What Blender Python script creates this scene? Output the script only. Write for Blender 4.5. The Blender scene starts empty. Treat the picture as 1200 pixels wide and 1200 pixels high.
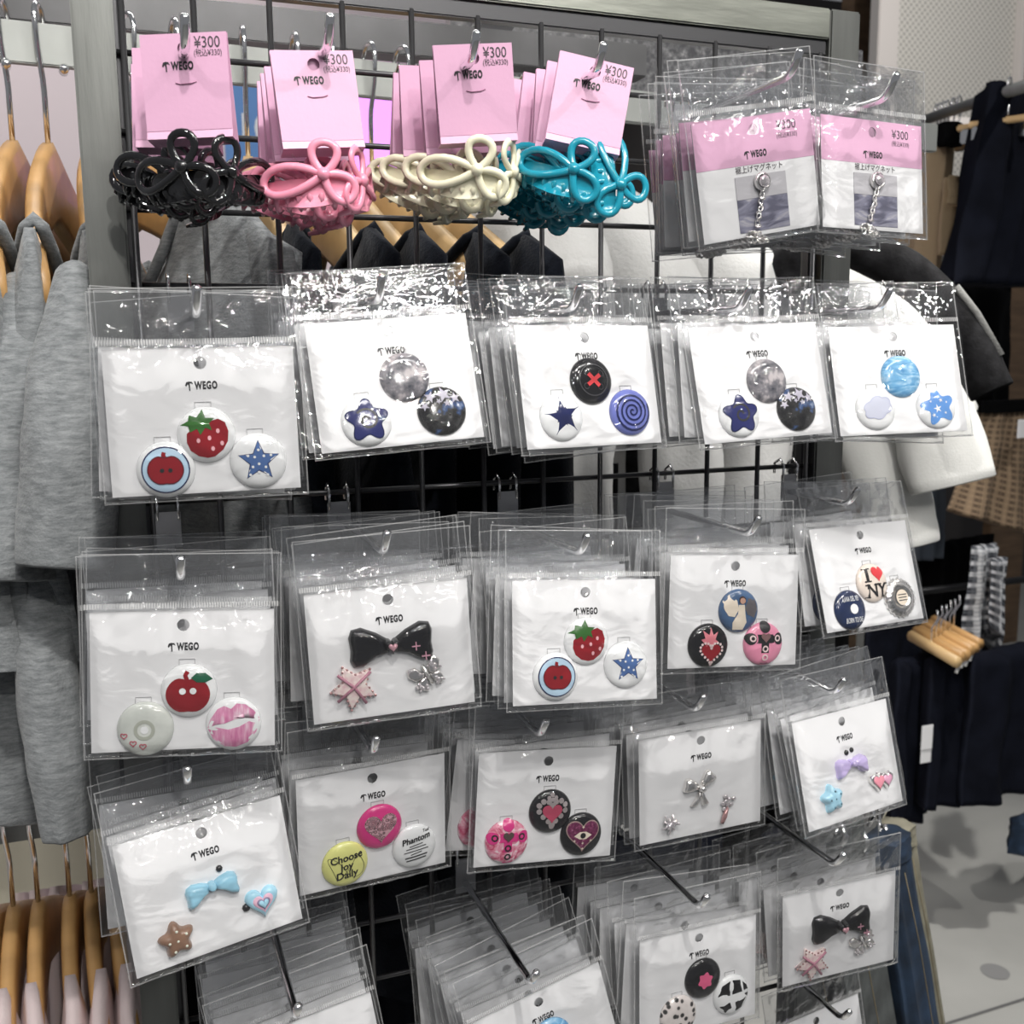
import bpy, bmesh, math, random
from mathutils import Vector, Matrix, Euler, noise
random.seed(7)
PI = math.pi
sc = bpy.context.scene
COL = sc.collection
R_ = math.radians
# ------------------------------------------------------------------ camera
FPX, PITCH, YAW, ROLL = 1220.4, 0.1569, 0.35786, -0.00975
ZO = 1.644                                   # height of the top wire of the grid above the floor
CAM = Vector((-0.01272, -0.76445, ZO - 0.19428))
fw = Vector((math.sin(YAW) * math.cos(PITCH), math.cos(YAW) * math.cos(PITCH), -math.sin(PITCH)))
r0 = Vector((math.cos(YAW), -math.sin(YAW), 0)); u0 = r0.cross(fw)
rt = r0 * math.cos(ROLL) + u0 * math.sin(ROLL); up = -r0 * math.sin(ROLL) + u0 * math.cos(ROLL)
cd = bpy.data.cameras.new('camera'); cam = bpy.data.objects.new('camera', cd); COL.objects.link(cam)
cd.sensor_width = 36; cd.lens = FPX / 1200 * 36; cd.clip_start = .02; cd.clip_end = 50
cam.matrix_world = Matrix(((rt.x, up.x, -fw.x, CAM.x), (rt.y, up.y, -fw.y, CAM.y), (rt.z, up.z, -fw.z, CAM.z), (0, 0, 0, 1)))
cd.dof.use_dof = True; cd.dof.focus_distance = .70; cd.dof.aperture_fstop = 15
sc.camera = cam
# ------------------------------------------------------------------ world, lights, exposure
w = bpy.data.worlds.new('shop_air'); sc.world = w; w.use_nodes = True
w.node_tree.nodes['Background'].inputs[0].default_value = (.93, .95, 1, 1)
w.node_tree.nodes['Background'].inputs[1].default_value = .19
vs = sc.view_settings; vs.view_transform = 'Standard'; vs.look = 'None'; vs.gamma = 1; vs.exposure = -0.12; vs.use_curve_mapping = False
sc.cycles.transparent_max_bounces = 40; sc.cycles.max_bounces = 6; sc.cycles.diffuse_bounces = 3; sc.cycles.glossy_bounces = 3; sc.cycles.caustics_reflective = False; sc.cycles.caustics_refractive = False

def spot(name, loc, tgt, power, size=70, rad=.035, col=(1, .97, .92)):
    l = bpy.data.lights.new(name, 'SPOT'); l.energy = power; l.spot_size = R_(size); l.spot_blend = .5; l.shadow_soft_size = rad; l.color = col
    o = bpy.data.objects.new(name, l); COL.objects.link(o); o.location = loc
    o.rotation_euler = (Vector(tgt) - Vector(loc)).to_track_quat('-Z', 'Y').to_euler(); return o
def area(name, loc, tgt, power, sx, sy, col=(1, .98, .95)):
    l = bpy.data.lights.new(name, 'AREA'); l.energy = power; l.shape = 'RECTANGLE'; l.size = sx; l.size_y = sy; l.color = col
    o = bpy.data.objects.new(name, l); COL.objects.link(o); o.location = loc
    o.rotation_euler = (Vector(tgt) - Vector(loc)).to_track_quat('-Z', 'Y').to_euler(); return o
spot('key_or_fill_spot', (1.30, -1.15, 2.95), (.32, -.1, 1.40), 72, 50)
spot('key_or_fill_spot', (0.05, -1.30, 2.95), (.18, -.1, 1.22), 84, 60)
spot('key_or_fill_spot', (.25, -3.0, 2.95), (.28, 0, 1.05), 70, 38)  # unseen fill spot, added to brighten the lower rows of cards
for lx, ly, e_ in ((-1.1, -2.3, 16), (.95, -2.5, 26), (1.75, -2.2, 22), (-.25, -2.1, 20), (.55, -1.9, 20)): spot('key_or_fill_spot', (lx, ly, 2.95), (.28, 0, 1.15), e_, 45, .05)  # small unseen spots, added to put glints on the film
spot('key_or_fill_spot', (-.9, -.8, 2.95), (-.3, .1, 1.5), 34, 50)
spot('key_or_fill_spot', (1.9, -.2, 2.95), (1.1, .9, .9), 60, 70)
spot('key_or_fill_spot', (1.15, .22, 2.95), (1.5, .75, 0), 170, 55)  # unseen spot, added to brighten the floor at lower right
spot('key_or_fill_spot', (2.7, 1.7, 2.95), (3.5, 3.0, 2.1), 55, 90)  # unseen spot, added to brighten the perforated panel
spot('key_or_fill_spot', (-.5, .9, 2.95), (-.3, 2.0, 1.7), 45, 80)  # unseen spot, added to brighten the back wall
area('added_area_light', (.3, -1.2, 2.95), (.3, -.6, 0), 20, 1.6, .25)  # unseen area light, added for the chrome and film to reflect
area('added_area_light', (.2, .9, 2.9), (.2, .5, 0), 9, 1.4, .3)  # second added area light, above the clothes behind the grid

# ------------------------------------------------------------------ helpers
def at(u, v, y):
    ray = fw * FPX + rt * (u - 600) + up * (600 - v)
    return CAM + ray * ((y - CAM.y) / ray.y)
def link(o, parent=None):
    COL.objects.link(o)
    if parent: o.parent = parent
    return o
def tag(o, label, cat=None, group=None, kind=None):
    if label: o['label'] = label
    if cat: o['category'] = cat
    if group: o['group'] = group
    if kind: o['kind'] = kind
    return o
def empty(name, loc=(0, 0, 0), rot=None):
    o = bpy.data.objects.new(name, None); o.empty_display_size = .02; COL.objects.link(o); o.location = loc
    if rot is not None: o.rotation_euler = rot
    return o
def mesh(name, vs_, fs, smooth=False):
    m = bpy.data.meshes.new(name); m.from_pydata([tuple(v) for v in vs_], [], fs); m.validate()
    if smooth:
        for p in m.polygons: p.use_smooth = True
    return m
class MB:
    def __init__(s): s.v = []; s.f = []; s.sm = []
    def add(s, vs_, fs, smooth=False):
        b = len(s.v); s.v += [Vector(v) for v in vs_]; s.f += [tuple(i + b for i in f) for f in fs]; s.sm += [smooth] * len(fs); return s
    def box(s, c, d, rot=None, bev=0):
        c = Vector(c); x, y, z = [q / 2 for q in d]
        P = []
        e = min(bev, x * .9, y * .9, z * .9)
        if e <= 0:
            P = [Vector((sx * x, sy * y, sz * z)) for sz in (-1, 1) for sy in (-1, 1) for sx in (-1, 1)]
            F = [(0, 2, 3, 1), (4, 5, 7, 6), (0, 1, 5, 4), (2, 6, 7, 3), (0, 4, 6, 2), (1, 3, 7, 5)]
        else:
            bm = bmesh.new(); bmesh.ops.create_cube(bm, size=1)
            for v in bm.verts: v.co = Vector((v.co.x * d[0], v.co.y * d[1], v.co.z * d[2]))
            bmesh.ops.bevel(bm, geom=bm.edges[:], offset=e, segments=2, affect='EDGES')
            bm.verts.index_update(); P = [v.co.copy() for v in bm.verts]; F = [[v.index for v in f.verts] for f in bm.faces]; bm.free()
        if rot is not None: P = [rot @ p for p in P]
        return s.add([p + c for p in P], F)
    def tube(s, pts, r, n=8, closed=False, sy=1.0, nrm=None, cap=True):
        pts = [Vector(p) for p in pts]; m = len(pts); rr = r if isinstance(r, (list, tuple)) else [r] * m
        T = []
        for i in range(m):
            a = pts[i - 1] if (i > 0 or closed) else pts[i]; b = pts[(i + 1) % m] if (i < m - 1 or closed) else pts[i]
            T.append((b - a).normalized())
        N = Vector(nrm) if nrm is not None else (Vector((0, 0, 1)) if abs(T[0].z) < .9 else Vector((1, 0, 0)))
        V = []
        for i in range(m):
            if nrm is not None: N = Vector(nrm)
            N = (N - T[i] * N.dot(T[i])).normalized(); B = T[i].cross(N)
            for k in range(n):
                a = 2 * PI * k / n; V.append(pts[i] + (N * math.cos(a) * sy + B * math.sin(a)) * rr[i])
        F = []
        for i in range(m if closed else m - 1):
            for k in range(n):
                F.append((i * n + k, i * n + (k + 1) % n, ((i + 1) % m) * n + (k + 1) % n, ((i + 1) % m) * n + k))
        if not closed and cap: F += [tuple(range(n))[::-1], tuple((m - 1) * n + k for k in range(n))]
        return s.add(V, F, True)
    def lathe(s, prof, n=28, c=(0, 0, 0)):          # profile (radius, height toward -Y)
        c = Vector(c); V = []; F = []
        for (r, h) in prof:
            for k in range(n): V.append(c + Vector((r * math.cos(2 * PI * k / n), -h, r * math.sin(2 * PI * k / n))))
        for i in range(len(prof) - 1):
            for k in range(n): F.append((i * n + k, i * n + (k + 1) % n, (i + 1) * n + (k + 1) % n, (i + 1) * n + k))
        F += [tuple(range(n))[::-1], tuple((len(prof) - 1) * n + k for k in range(n))]
        return s.add(V, F, True)
    def data(s, name):
        m = mesh(name, s.v, s.f)
        if len(m.polygons) == len(s.sm): m.polygons.foreach_set('use_smooth', s.sm)
        return m
    def build(s, name, mt, parent=None, label=None, kind=None):
        o = bpy.data.objects.new(name, s.data(name)); o.data.materials.append(mt); link(o, parent)
        if label: o['label'] = label
        if kind: o['kind'] = kind
        return o
def put(name, md, mt, parent=None, loc=None):
    if not md.materials: md.materials.append(mt)
    o = bpy.data.objects.new(name, md); link(o, parent)
    if loc: o.location = loc
    return o
# ------------------------------------------------------------------ materials
def mat(name, col, rough=.5, metal=0, bump=0, bscale=200, var=0, vscale=30, spec=None, stretch=None, coat=0, sheen=0, emit=0):
    m = bpy.data.materials.new(name); m.use_nodes = True; N = m.node_tree.nodes; L = m.node_tree.links
    b = N['Principled BSDF']; b.inputs['Base Color'].default_value = (*col, 1); b.inputs['Roughness'].default_value = rough; b.inputs['Metallic'].default_value = metal
    if spec is not None: b.inputs['Specular IOR Level'].default_value = spec
    if coat: b.inputs['Coat Weight'].default_value = coat; b.inputs['Coat Roughness'].default_value = .03
    if sheen: b.inputs['Sheen Weight'].default_value = sheen
    if emit: b.inputs['Emission Color'].default_value = (*col, 1); b.inputs['Emission Strength'].default_value = emit
    if var or bump:
        tc = N.new('ShaderNodeTexCoord'); mp = N.new('ShaderNodeMapping'); L.new(tc.outputs['Object'], mp.inputs[0])
        if stretch: mp.inputs['Scale'].default_value = stretch
    if var:
        n = N.new('ShaderNodeTexNoise'); n.inputs['Scale'].default_value = vscale; n.inputs['Detail'].default_value = 5; L.new(mp.outputs[0], n.inputs[0])
        r = N.new('ShaderNodeValToRGB'); r.color_ramp.elements[0].position = .3; r.color_ramp.elements[1].position = .7
        r.color_ramp.elements[0].color = (*[c * (1 - var) for c in col], 1); r.color_ramp.elements[1].color = (*[min(1, c * (1 + var)) for c in col], 1)
        L.new(n.outputs[0], r.inputs[0]); L.new(r.outputs[0], b.inputs['Base Color'])
    if bump:
        n = N.new('ShaderNodeTexNoise'); n.inputs['Scale'].default_value = bscale; n.inputs['Detail'].default_value = 4; L.new(mp.outputs[0], n.inputs[0])
        bp = N.new('ShaderNodeBump'); bp.inputs['Strength'].default_value = bump; bp.inputs['Distance'].default_value = .002
        L.new(n.outputs[0], bp.inputs['Height']); L.new(bp.outputs[0], b.inputs['Normal'])
    return m
def film_mat():
    m = bpy.data.materials.new('clear_film'); m.use_nodes = True; N = m.node_tree.nodes; L = m.node_tree.links
    for n in list(N): N.remove(n)
    out = N.new('ShaderNodeOutputMaterial'); tr = N.new('ShaderNodeBsdfTransparent'); tr.inputs[0].default_value = (.985, .987, .99, 1)
    gl = N.new('ShaderNodeBsdfGlossy'); gl.inputs['Roughness'].default_value = .055; gl.inputs[0].default_value = (1, 1, 1, 1)
    df = N.new('ShaderNodeBsdfDiffuse'); df.inputs[0].default_value = (.9, .9, .9, 1)
    fr = N.new('ShaderNodeLayerWeight'); fr.inputs['Blend'].default_value = .28
    mr = N.new('ShaderNodeMapRange'); mr.inputs['To Min'].default_value = .020; mr.inputs['To Max'].default_value = .5
    tc = N.new('ShaderNodeTexCoord'); mp = N.new('ShaderNodeMapping'); mp.inputs['Rotation'].default_value = (0, .6, 0); mp.inputs['Scale'].default_value = (1.0, 1, 1.9)
    n1 = N.new('ShaderNodeTexNoise'); n1.inputs['Scale'].default_value = 26; n1.inputs['Detail'].default_value = 1.5; n1.inputs['Distortion'].default_value = 2.2
    bp = N.new('ShaderNodeBump'); bp.inputs['Strength'].default_value = .30; bp.inputs['Distance'].default_value = .004
    L.new(tc.outputs['Object'], mp.inputs[0]); L.new(mp.outputs[0], n1.inputs[0]); L.new(n1.outputs[0], bp.inputs['Height'])
    L.new(bp.outputs[0], gl.inputs['Normal']); L.new(bp.outputs[0], fr.inputs['Normal'])
    L.new(fr.outputs['Fresnel'], mr.inputs['Value'])
    m1 = N.new('ShaderNodeMixShader'); m1.inputs[0].default_value = .008; L.new(tr.outputs[0], m1.inputs[1]); L.new(df.outputs[0], m1.inputs[2])
    m2 = N.new('ShaderNodeMixShader'); L.new(mr.outputs[0], m2.inputs[0]); L.new(m1.outputs[0], m2.inputs[1]); L.new(gl.outputs[0], m2.inputs[2])
    L.new(m2.outputs[0], out.inputs[0]); return m
def strip_mat():
    m = film_mat(); m.name = 'ribbed_seal'; N = m.node_tree.nodes; L = m.node_tree.links
    wv = N.new('ShaderNodeTexWave'); wv.bands_direction = 'X'; wv.inputs['Scale'].default_value = 210
    tc = N.new('ShaderNodeTexCoord'); L.new(tc.outputs['Object'], wv.inputs[0])
    mr = N.new('ShaderNodeMapRange'); mr.inputs['To Min'].default_value = .05; mr.inputs['To Max'].default_value = .45; L.new(wv.outputs['Fac'], mr.inputs[0])
    for n in N:
        if n.type == 'MIX_SHADER' and not n.inputs[0].is_linked: L.new(mr.outputs[0], n.inputs[0])
    return m
def ramp_mat(name, stops, scale, rough=.15, detail=6, dist=.0, kind='noise', coat=0.5, stretch=None, loc=None):
    m = mat(name, (1, 1, 1), rough, coat=coat); N = m.node_tree.nodes; L = m.node_tree.links; b = N['Principled BSDF']
    tc = N.new('ShaderNodeTexCoord'); mp = N.new('ShaderNodeMapping'); L.new(tc.outputs['Object'], mp.inputs[0])
    if stretch: mp.inputs['Scale'].default_value = stretch
    if loc: mp.inputs['Location'].default_value = loc
    if kind == 'noise':
        n = N.new('ShaderNodeTexNoise'); n.inputs['Scale'].default_value = scale; n.inputs['Detail'].default_value = detail; n.inputs['Distortion'].default_value = dist
    else:
        n = N.new('ShaderNodeTexVoronoi'); n.inputs['Scale'].default_value = scale
    L.new(mp.outputs[0], n.inputs[0])
    r = N.new('ShaderNodeValToRGB'); cr = r.color_ramp
    while len(cr.elements) < len(stops): cr.elements.new(.5)
    for e, (p, c) in zip(cr.elements, stops): e.position = p; e.color = (*c, 1)
    L.new(n.outputs[0], r.inputs[0]); L.new(r.outputs[0], b.inputs['Base Color']); return m
def plaid_mat(name, base, stripe, fine, scale):
    m = mat(name, base, .9, bump=.3, bscale=600); N = m.node_tree.nodes; L = m.node_tree.links; b = N['Principled BSDF']
    tc = N.new('ShaderNodeTexCoord'); prev = None
    for ax, sc_, w_, col, f in (('X', scale, .72, stripe, .75), ('Z', scale, .72, stripe, .75), ('X', scale * 2.6, .8, fine, .5), ('Z', scale * 2.6, .8, fine, .5)):
        wv = N.new('ShaderNodeTexWave'); wv.bands_direction = ax; wv.inputs['Scale'].default_value = sc_; L.new(tc.outputs['UV'], wv.inputs[0])
        if ax == 'Z': wv.bands_direction = 'Y'
        mr = N.new('ShaderNodeMapRange'); mr.inputs['From Min'].default_value = w_ - .15; mr.inputs['From Max'].default_value = w_; mr.inputs['To Max'].default_value = f; L.new(wv.outputs['Fac'], mr.inputs[0])
        mx = N.new('ShaderNodeMix'); mx.data_type = 'RGBA'; L.new(mr.outputs[0], mx.inputs[0])
        mx.inputs[7].default_value = (*col, 1)
        if prev: L.new(prev.outputs[2], mx.inputs[6])
        else: mx.inputs[6].default_value = (*base, 1)
        prev = mx
    L.new(prev.outputs[2], b.inputs['Base Color']); return m
FILM = film_mat(); STRIP = strip_mat()
M = {}
def C(key, col, rough=.35, **k):
    if key not in M: M[key] = mat(key, col, rough, **k)
    return M[key]
CARDW = C('card_white', (.79, .79, .805), .55); PINK = C('card_pink', (.67, .385, .55), .45, bump=.05, bscale=300)
CHROME = C('chrome', (.92, .92, .93), .13, metal=1); STEEL = C('raw_steel', (.145, .15, .143), .42, metal=.75, var=.25, vscale=14, stretch=(3, 3, .35), bump=.15, bscale=60)
STEELH = C('raw_steel_beam', (.25, .26, .23), .38, metal=.75, var=.3, vscale=16, stretch=(.4, 3, 2), bump=.15, bscale=60)
WIRE = C('dark_wire', (.10, .10, .105), .33, metal=.8); BLK = C('black_ink', (.012, .012, .014), .4); INK = C('print_black', (.015, .015, .018), .5)
WHITE = C('badge_white', (.85, .86, .87), .12, coat=.6)
WOOD = C('hanger_wood', (.50, .29, .115), .42, var=.22, vscale=24, stretch=(1, .25, 1), coat=.08)
WOODL = C('hanger_wood_light', (.66, .45, .22), .42, var=.18, vscale=24, stretch=(1, .25, 1), coat=.08)
# ------------------------------------------------------------------ text
_tx = {}
def text_mesh(s, size, sx=1.0, bold=0.0, spacing=1.0, shear=0):
    k = (s, size, sx, bold, spacing, shear)
    if k in _tx: return _tx[k]
    cu = bpy.data.curves.new('t', 'FONT'); cu.body = s; cu.size = size; cu.align_x = 'CENTER'; cu.align_y = 'CENTER'; cu.offset = bold * size; cu.space_character = spacing; cu.shear = shear
    cu.resolution_u = 3; cu.fill_mode = 'FRONT'
    o = bpy.data.objects.new('t', cu); COL.objects.link(o); dg = bpy.context.evaluated_depsgraph_get()
    me = o.evaluated_get(dg).to_mesh(); V = [Vector((v.co.x * sx, 0, v.co.y)) for v in me.vertices]; F = [tuple(p.vertices) for p in me.polygons]
    o.evaluated_get(dg).to_mesh_clear(); bpy.data.objects.remove(o); bpy.data.curves.remove(cu)
    _tx[k] = (V, F); return V, F
def flat_text(mb, s, size, x, z, y=0, **k):
    V, F = text_mesh(s, size, **k); mb.add([v + Vector((x, y, z)) for v in V], F)
def logo_mesh():
    mb = MB(); flat_text(mb, 'WEGO', .0060, .0026, 0, sx=.62, bold=.05, spacing=1.16)
    P = [(-.5, .1), (-.35, .42), (.0, .5), (.4, .45), (.55, .15), (.3, .3), (.12, .28), (.14, -.5), (-.02, -.55), (-.06, .05), (-.16, .2), (-.3, .0), (-.42, -.05)]
    mb.add([(-.0068 + x * .0042, 0, z * .0052) for x, z in P], [tuple(range(len(P)))[::-1]])
    return mb.data('logo')
LOGO = logo_mesh()
# ------------------------------------------------------------------ cards, pouches, badges
def card_mesh(W, H, holes, t=.0006):
    bm = bmesh.new(); E_ = []
    def loop(pts):
        vs_ = [bm.verts.new((x, -t / 2, z)) for x, z in pts]
        for i in range(len(vs_)): E_.append(bm.edges.new((vs_[i], vs_[(i + 1) % len(vs_)])))
    loop([(-W / 2, -H / 2), (W / 2, -H / 2), (W / 2, H / 2), (-W / 2, H / 2)])
    for hx, hz, hr in holes: loop([(hx + hr * math.cos(-a * PI / 8), hz + hr * math.sin(-a * PI / 8)) for a in range(16)])
    g = bmesh.ops.triangle_fill(bm, edges=E_, use_beauty=True, normal=(0, -1, 0))
    f = [x for x in g['geom'] if isinstance(x, bmesh.types.BMFace)]
    r = bmesh.ops.extrude_face_region(bm, geom=f)
    for v in r['geom']:
        if isinstance(v, bmesh.types.BMVert): v.co.y = t / 2
    bmesh.ops.recalc_face_normals(bm, faces=bm.faces[:])
    m = bpy.data.meshes.new('card'); bm.to_mesh(m); bm.free(); return m
CW, CH = .105, .083
CARD = card_mesh(CW, CH, [(0, CH / 2 - .0085, .0036)])
def pouch_mesh(W, H, head, bulge, seed, marg=.0045):
    NX, NZ = 38, 44; x0, x1 = -W / 2 - marg, W / 2 + marg; z0, z1 = -H / 2 - .004, H / 2 + head
    V = []; F = []
    hz = H / 2 + .018
    for side in (0, 1):
        for j in range(NZ + 1):
            for i in range(NX + 1):
                x = x0 + (x1 - x0) * i / NX; z = z0 + (z1 - z0) * j / NZ
                e = min(1, min(x - x0, x1 - x) / .013) * min(1, (z - z0) / .010)
                e = e * e * (3 - 2 * e)
                hd = max(0, min(1, (z - H / 2 + .014) / .018)); b = e * (1 - .93 * hd)
                dx, dz = x, z - hz; d = math.hypot(dx, dz); a = math.atan2(dz, dx)
                wr = .0016 * math.sin(a * 9 + seed * 2.1 + noise.noise((x * 40, z * 40, seed)) * 2) * math.exp(-d / .028)
                wr += .0016 * noise.noise((x * 34 + seed * 9, z * 34, side * 5)) * (.35 + .65 * e) + .0012 * noise.noise(((x + z) * 70 + seed, (x - z) * 16, 3 + side))
                rg = max(0, 1 - abs(noise.noise((x * 30 + z * 18 + seed * 7, z * 26 - x * 22, seed * 1.7 + side)) * 5)) ** 2
                rg2 = max(0, 1 - abs(noise.noise((x * 22 - z * 30 + seed * 3, z * 12 + x * 10, seed * 2.9 + side)) * 7)) ** 2
                wr += (.0017 * rg + .0010 * rg2) * (.25 + .75 * hd) * (.3 + .7 * min(1, (x1 - abs(x)) / .01))
                edge = .0010 * noise.noise((x * 30, z * 30, seed * 3.3))
                jx = .0008 * noise.noise((z * 60, seed, 1)); jz = .0008 * noise.noise((x * 60, seed, 2))
                y = (-(bulge * b) - .0009 - abs(wr)) if side == 0 else (.0012 + abs(wr) * .5)
                V.append((x + jx, y + edge, z + jz))
    n = (NX + 1) * (NZ + 1)
    for side in (0, 1):
        for j in range(NZ):
            for i in range(NX):
                q = side * n + j * (NX + 1) + i; f = (q, q + 1, q + NX + 2, q + NX + 1); F.append(f if side == 0 else f[::-1])
    for i in range(NX): F.append((i + 1, i, n + i, n + i + 1))
    m = mesh('pouch', V, F, True); return m
POUCH = [pouch_mesh(CW, CH, .034, .0062, k) for k in range(6)]
POUCHC = [pouch_mesh(CW, CH, .034, .0095, 11 + k) for k in range(3)]
def strip_mesh(W, marg=.0032):
    V = []; F = []; n = 20
    for i in range(n + 1):
        x = (-W / 2 - marg) + (W + 2 * marg) * i / n
        V += [(x, -.0024, -.0016), (x, -.0024, .0016)]
    for i in range(n): F.append((2 * i, 2 * i + 2, 2 * i + 3, 2 * i + 1))
    return mesh('seal_strip', V, F)
STRIPM = strip_mesh(CW)
def seal_mesh(W, H, head, marg=.0045):
    mb = MB(); x = W / 2 + marg; z0, z1 = -H / 2 - .004, H / 2 + head
    for sx in (-1, 1): mb.box((sx * (x - .0004), .0001, (z0 + z1) / 2), (.0007, .0006, z1 - z0))
    mb.box((0, .0001, z1 - .0002), (2 * x, .0006, .0006)); mb.box((0, .0001, z0 + .0002), (2 * x, .0006, .0007))
    return mb.data('edge_seal')
SEALM = seal_mesh(CW, CH, .034)
EDGE = film_mat(); EDGE.name = 'film_edge'
for n_ in EDGE.node_tree.nodes:
    if n_.type == 'MIX_SHADER' and not n_.inputs[0].is_linked: n_.inputs[0].default_value = .17
BR = .0162
def dome(x, z, R=BR, h=.0044):
    q = min(1, (x * x + z * z) / (R * R)); return h * (1 - q * q) ** .55
def badge_mesh(R=BR):
    mb = MB(); pr = [(R * .97, -.0)] + [(R * k, dome(R * k, 0, R)) for k in (1.0, .985, .95, .9, .8, .65, .45, .2, .01)]
    mb.lathe(pr, 36); return mb.data('badge')
BADGE = badge_mesh()
def fan(poly, c=None, R=BR, lift=.00022, rings=4, mb=None, onto=None):
    """printed patch that follows the badge's dome; poly in units of the radius"""
    mb = mb or MB(); c = c or (sum(p[0] for p in poly) / len(poly), sum(p[1] for p in poly) / len(poly)); n = len(poly)
    on = onto or (lambda x, z: dome(x, z, R) + lift)
    V = [(c[0] * R, -on(c[0] * R, c[1] * R), c[1] * R)]; F = []
    for k in range(1, rings + 1):
        for p in poly:
            x = (c[0] + (p[0] - c[0]) * k / rings) * R; z = (c[1] + (p[1] - c[1]) * k / rings) * R; V.append((x, -on(x, z), z))
    for i in range(n): F.append((0, 1 + i, 1 + (i + 1) % n))
    for k in range(rings - 1):
        for i in range(n): F.append((1 + k * n + i, 1 + (k + 1) * n + i, 1 + (k + 1) * n + (i + 1) % n, 1 + k * n + (i + 1) % n))
    return mb.add(V, F, True)
def ribbon(pts, wd, R=BR, lift=.0003, closed=False, mb=None, onto=None):
    mb = mb or MB(); n = len(pts); V = []; F = []; on = onto or (lambda x, z: dome(x, z, R) + lift)
    for i in range(n):
        a = pts[i - 1] if (i > 0 or closed) else pts[i]; b = pts[(i + 1) % n] if (i < n - 1 or closed) else pts[i]
        dx, dz = b[0] - a[0], b[1] - a[1]; l = math.hypot(dx, dz) or 1; nx, nz = -dz / l * wd / 2, dx / l * wd / 2
        for s in (-1, 1):
            x, z = (pts[i][0] + s * nx) * R, (pts[i][1] + s * nz) * R; V.append((x, -on(x, z), z))
    for i in range(n if closed else n - 1):
        j = (i + 1) % n; F.append((2 * i, 2 * i + 1, 2 * j + 1, 2 * j)[::-1])
    return mb.add(V, F)
def badge_text(mb, s, size, x, z, R=BR, lift=.00045, rot=0, **k):
    V, F = text_mesh(s, size * R, **k); cs, sn = math.cos(rot), math.sin(rot); W_ = []
    for v in V:
        X = v.x * cs - v.z * sn + x * R; Z = v.x * sn + v.z * cs + z * R; W_.append((X, -dome(X, Z, R) - lift, Z))
    mb.add(W_, F)
def circ(r, n=24, cx=0, cz=0, sx=1): return [(cx + r * sx * math.cos(2 * PI * k / n), cz + r * math.sin(2 * PI * k / n)) for k in range(n)]
def star(r, inner=.42, n=5, rot=PI / 2, cx=0, cz=0): return [(cx + (r if k % 2 == 0 else r * inner) * math.cos(rot + PI * k / n), cz + (r if k % 2 == 0 else r * inner) * math.sin(rot + PI * k / n)) for k in range(2 * n)]
def rstar(r, amp=.22, n=5, rot=PI / 2, m=50, cx=0, cz=0):
    P = []
    for k in range(m):
        a = 2 * PI * k / m; q = (math.cos(n * (a - 0)) + 1) / 2; rad = r * (1 - 2 * amp + 2 * amp * q ** 1.2); P.append((cx + rad * math.cos(a + rot), cz + rad * math.sin(a + rot)))
    return P
def heart(r, cx=0, cz=0, n=28, rot=0):
    P = []
    for k in range(n):
        t = 2 * PI * k / n; x = 16 * math.sin(t) ** 3; z = 13 * math.cos(t) - 5 * math.cos(2 * t) - 2 * math.cos(3 * t) - math.cos(4 * t)
        x, z = x / 17 * r, (z + 2.5) / 17 * r; P.append((cx + x * math.cos(rot) - z * math.sin(rot), cz + x * math.sin(rot) + z * math.cos(rot)))
    return P[::-1]
def apple(r, cx=0, cz=0, n=32):
    P = []
    for k in range(n):
        a = 2 * PI * k / n; rad = r * (1 - .22 * math.exp(-((a - PI / 2) / .32) ** 2) - .12 * math.exp(-((a - 1.5 * PI) / .3) ** 2)); P.append((cx + 1.06 * rad * math.cos(a), cz + .95 * rad * math.sin(a)))
    return P
def rotp(P, a): return [(x * math.cos(a) - z * math.sin(a), x * math.sin(a) + z * math.cos(a)) for x, z in P]
RED = C('print_red', (.27, .006, .013), .15, coat=.5); GRN = C('print_green', (.03, .13, .02), .3); BLU = C('print_blue', (.075, .15, .36), .25); NAVY = C('print_navy', (.012, .018, .09), .15, coat=.5)
LBL = C('print_light_blue', (.50, .68, .84), .2, coat=.5); PNK = C('print_pink', (.80, .42, .46), .3); MAG = C('print_magenta', (.66, .035, .22), .2, coat=.5); CRM = C('print_cream', (.80, .70, .58), .3)
BADGEBLK = C('badge_black', (.006, .006, .008), .12, coat=.25); HOT = C('print_hot_pink', (.72, .12, .25), .25)
MOON = ramp_mat('print_moon', [(.3, (.03, .035, .05)), (.5, (.22, .21, .23)), (.62, (.50, .46, .47))], 130, detail=8)
OCEAN = ramp_mat('print_sea', [(.3, (.06, .25, .52)), (.5, (.20, .46, .72)), (.66, (.55, .75, .90))], 90, stretch=(.5, 1, 1.6), dist=1.5)
GALAXY = ramp_mat('print_galaxy', [(.35, (.006, .006, .008)), (.55, (.03, .03, .03)), (.63, (.04, .08, .2)), (.75, (.3, .35, .45))], 120)
LEOP = ramp_mat('print_leopard', [(.18, (.03, .02, .02)), (.30, (.62, .30, .36)), (.5, (.10, .06, .07)), (.7, (.6, .35, .4))], 420, kind='vor')
LEOPW = ramp_mat('badge_leopard', [(.2, (.03, .03, .03)), (.32, (.10, .09, .09)), (.40, (.72, .66, .64)), (.7, (.8, .74, .72))], 190, kind='vor')
PEARL = ramp_mat('badge_pearl', [(.3, (.55, .58, .54)), (.7, (.70, .72, .68))], 60)
PKMARB = ramp_mat('badge_pink_marble', [(.35, (.55, .05, .14)), (.5, (.80, .35, .46)), (.62, (.88, .80, .82))], 100, dist=2)
LIPS = ramp_mat('print_lips', [(.35, (.62, .18, .36)), (.52, (.74, .32, .50)), (.66, (.85, .62, .72))], 160, stretch=(2.2, 1, .5))
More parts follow.
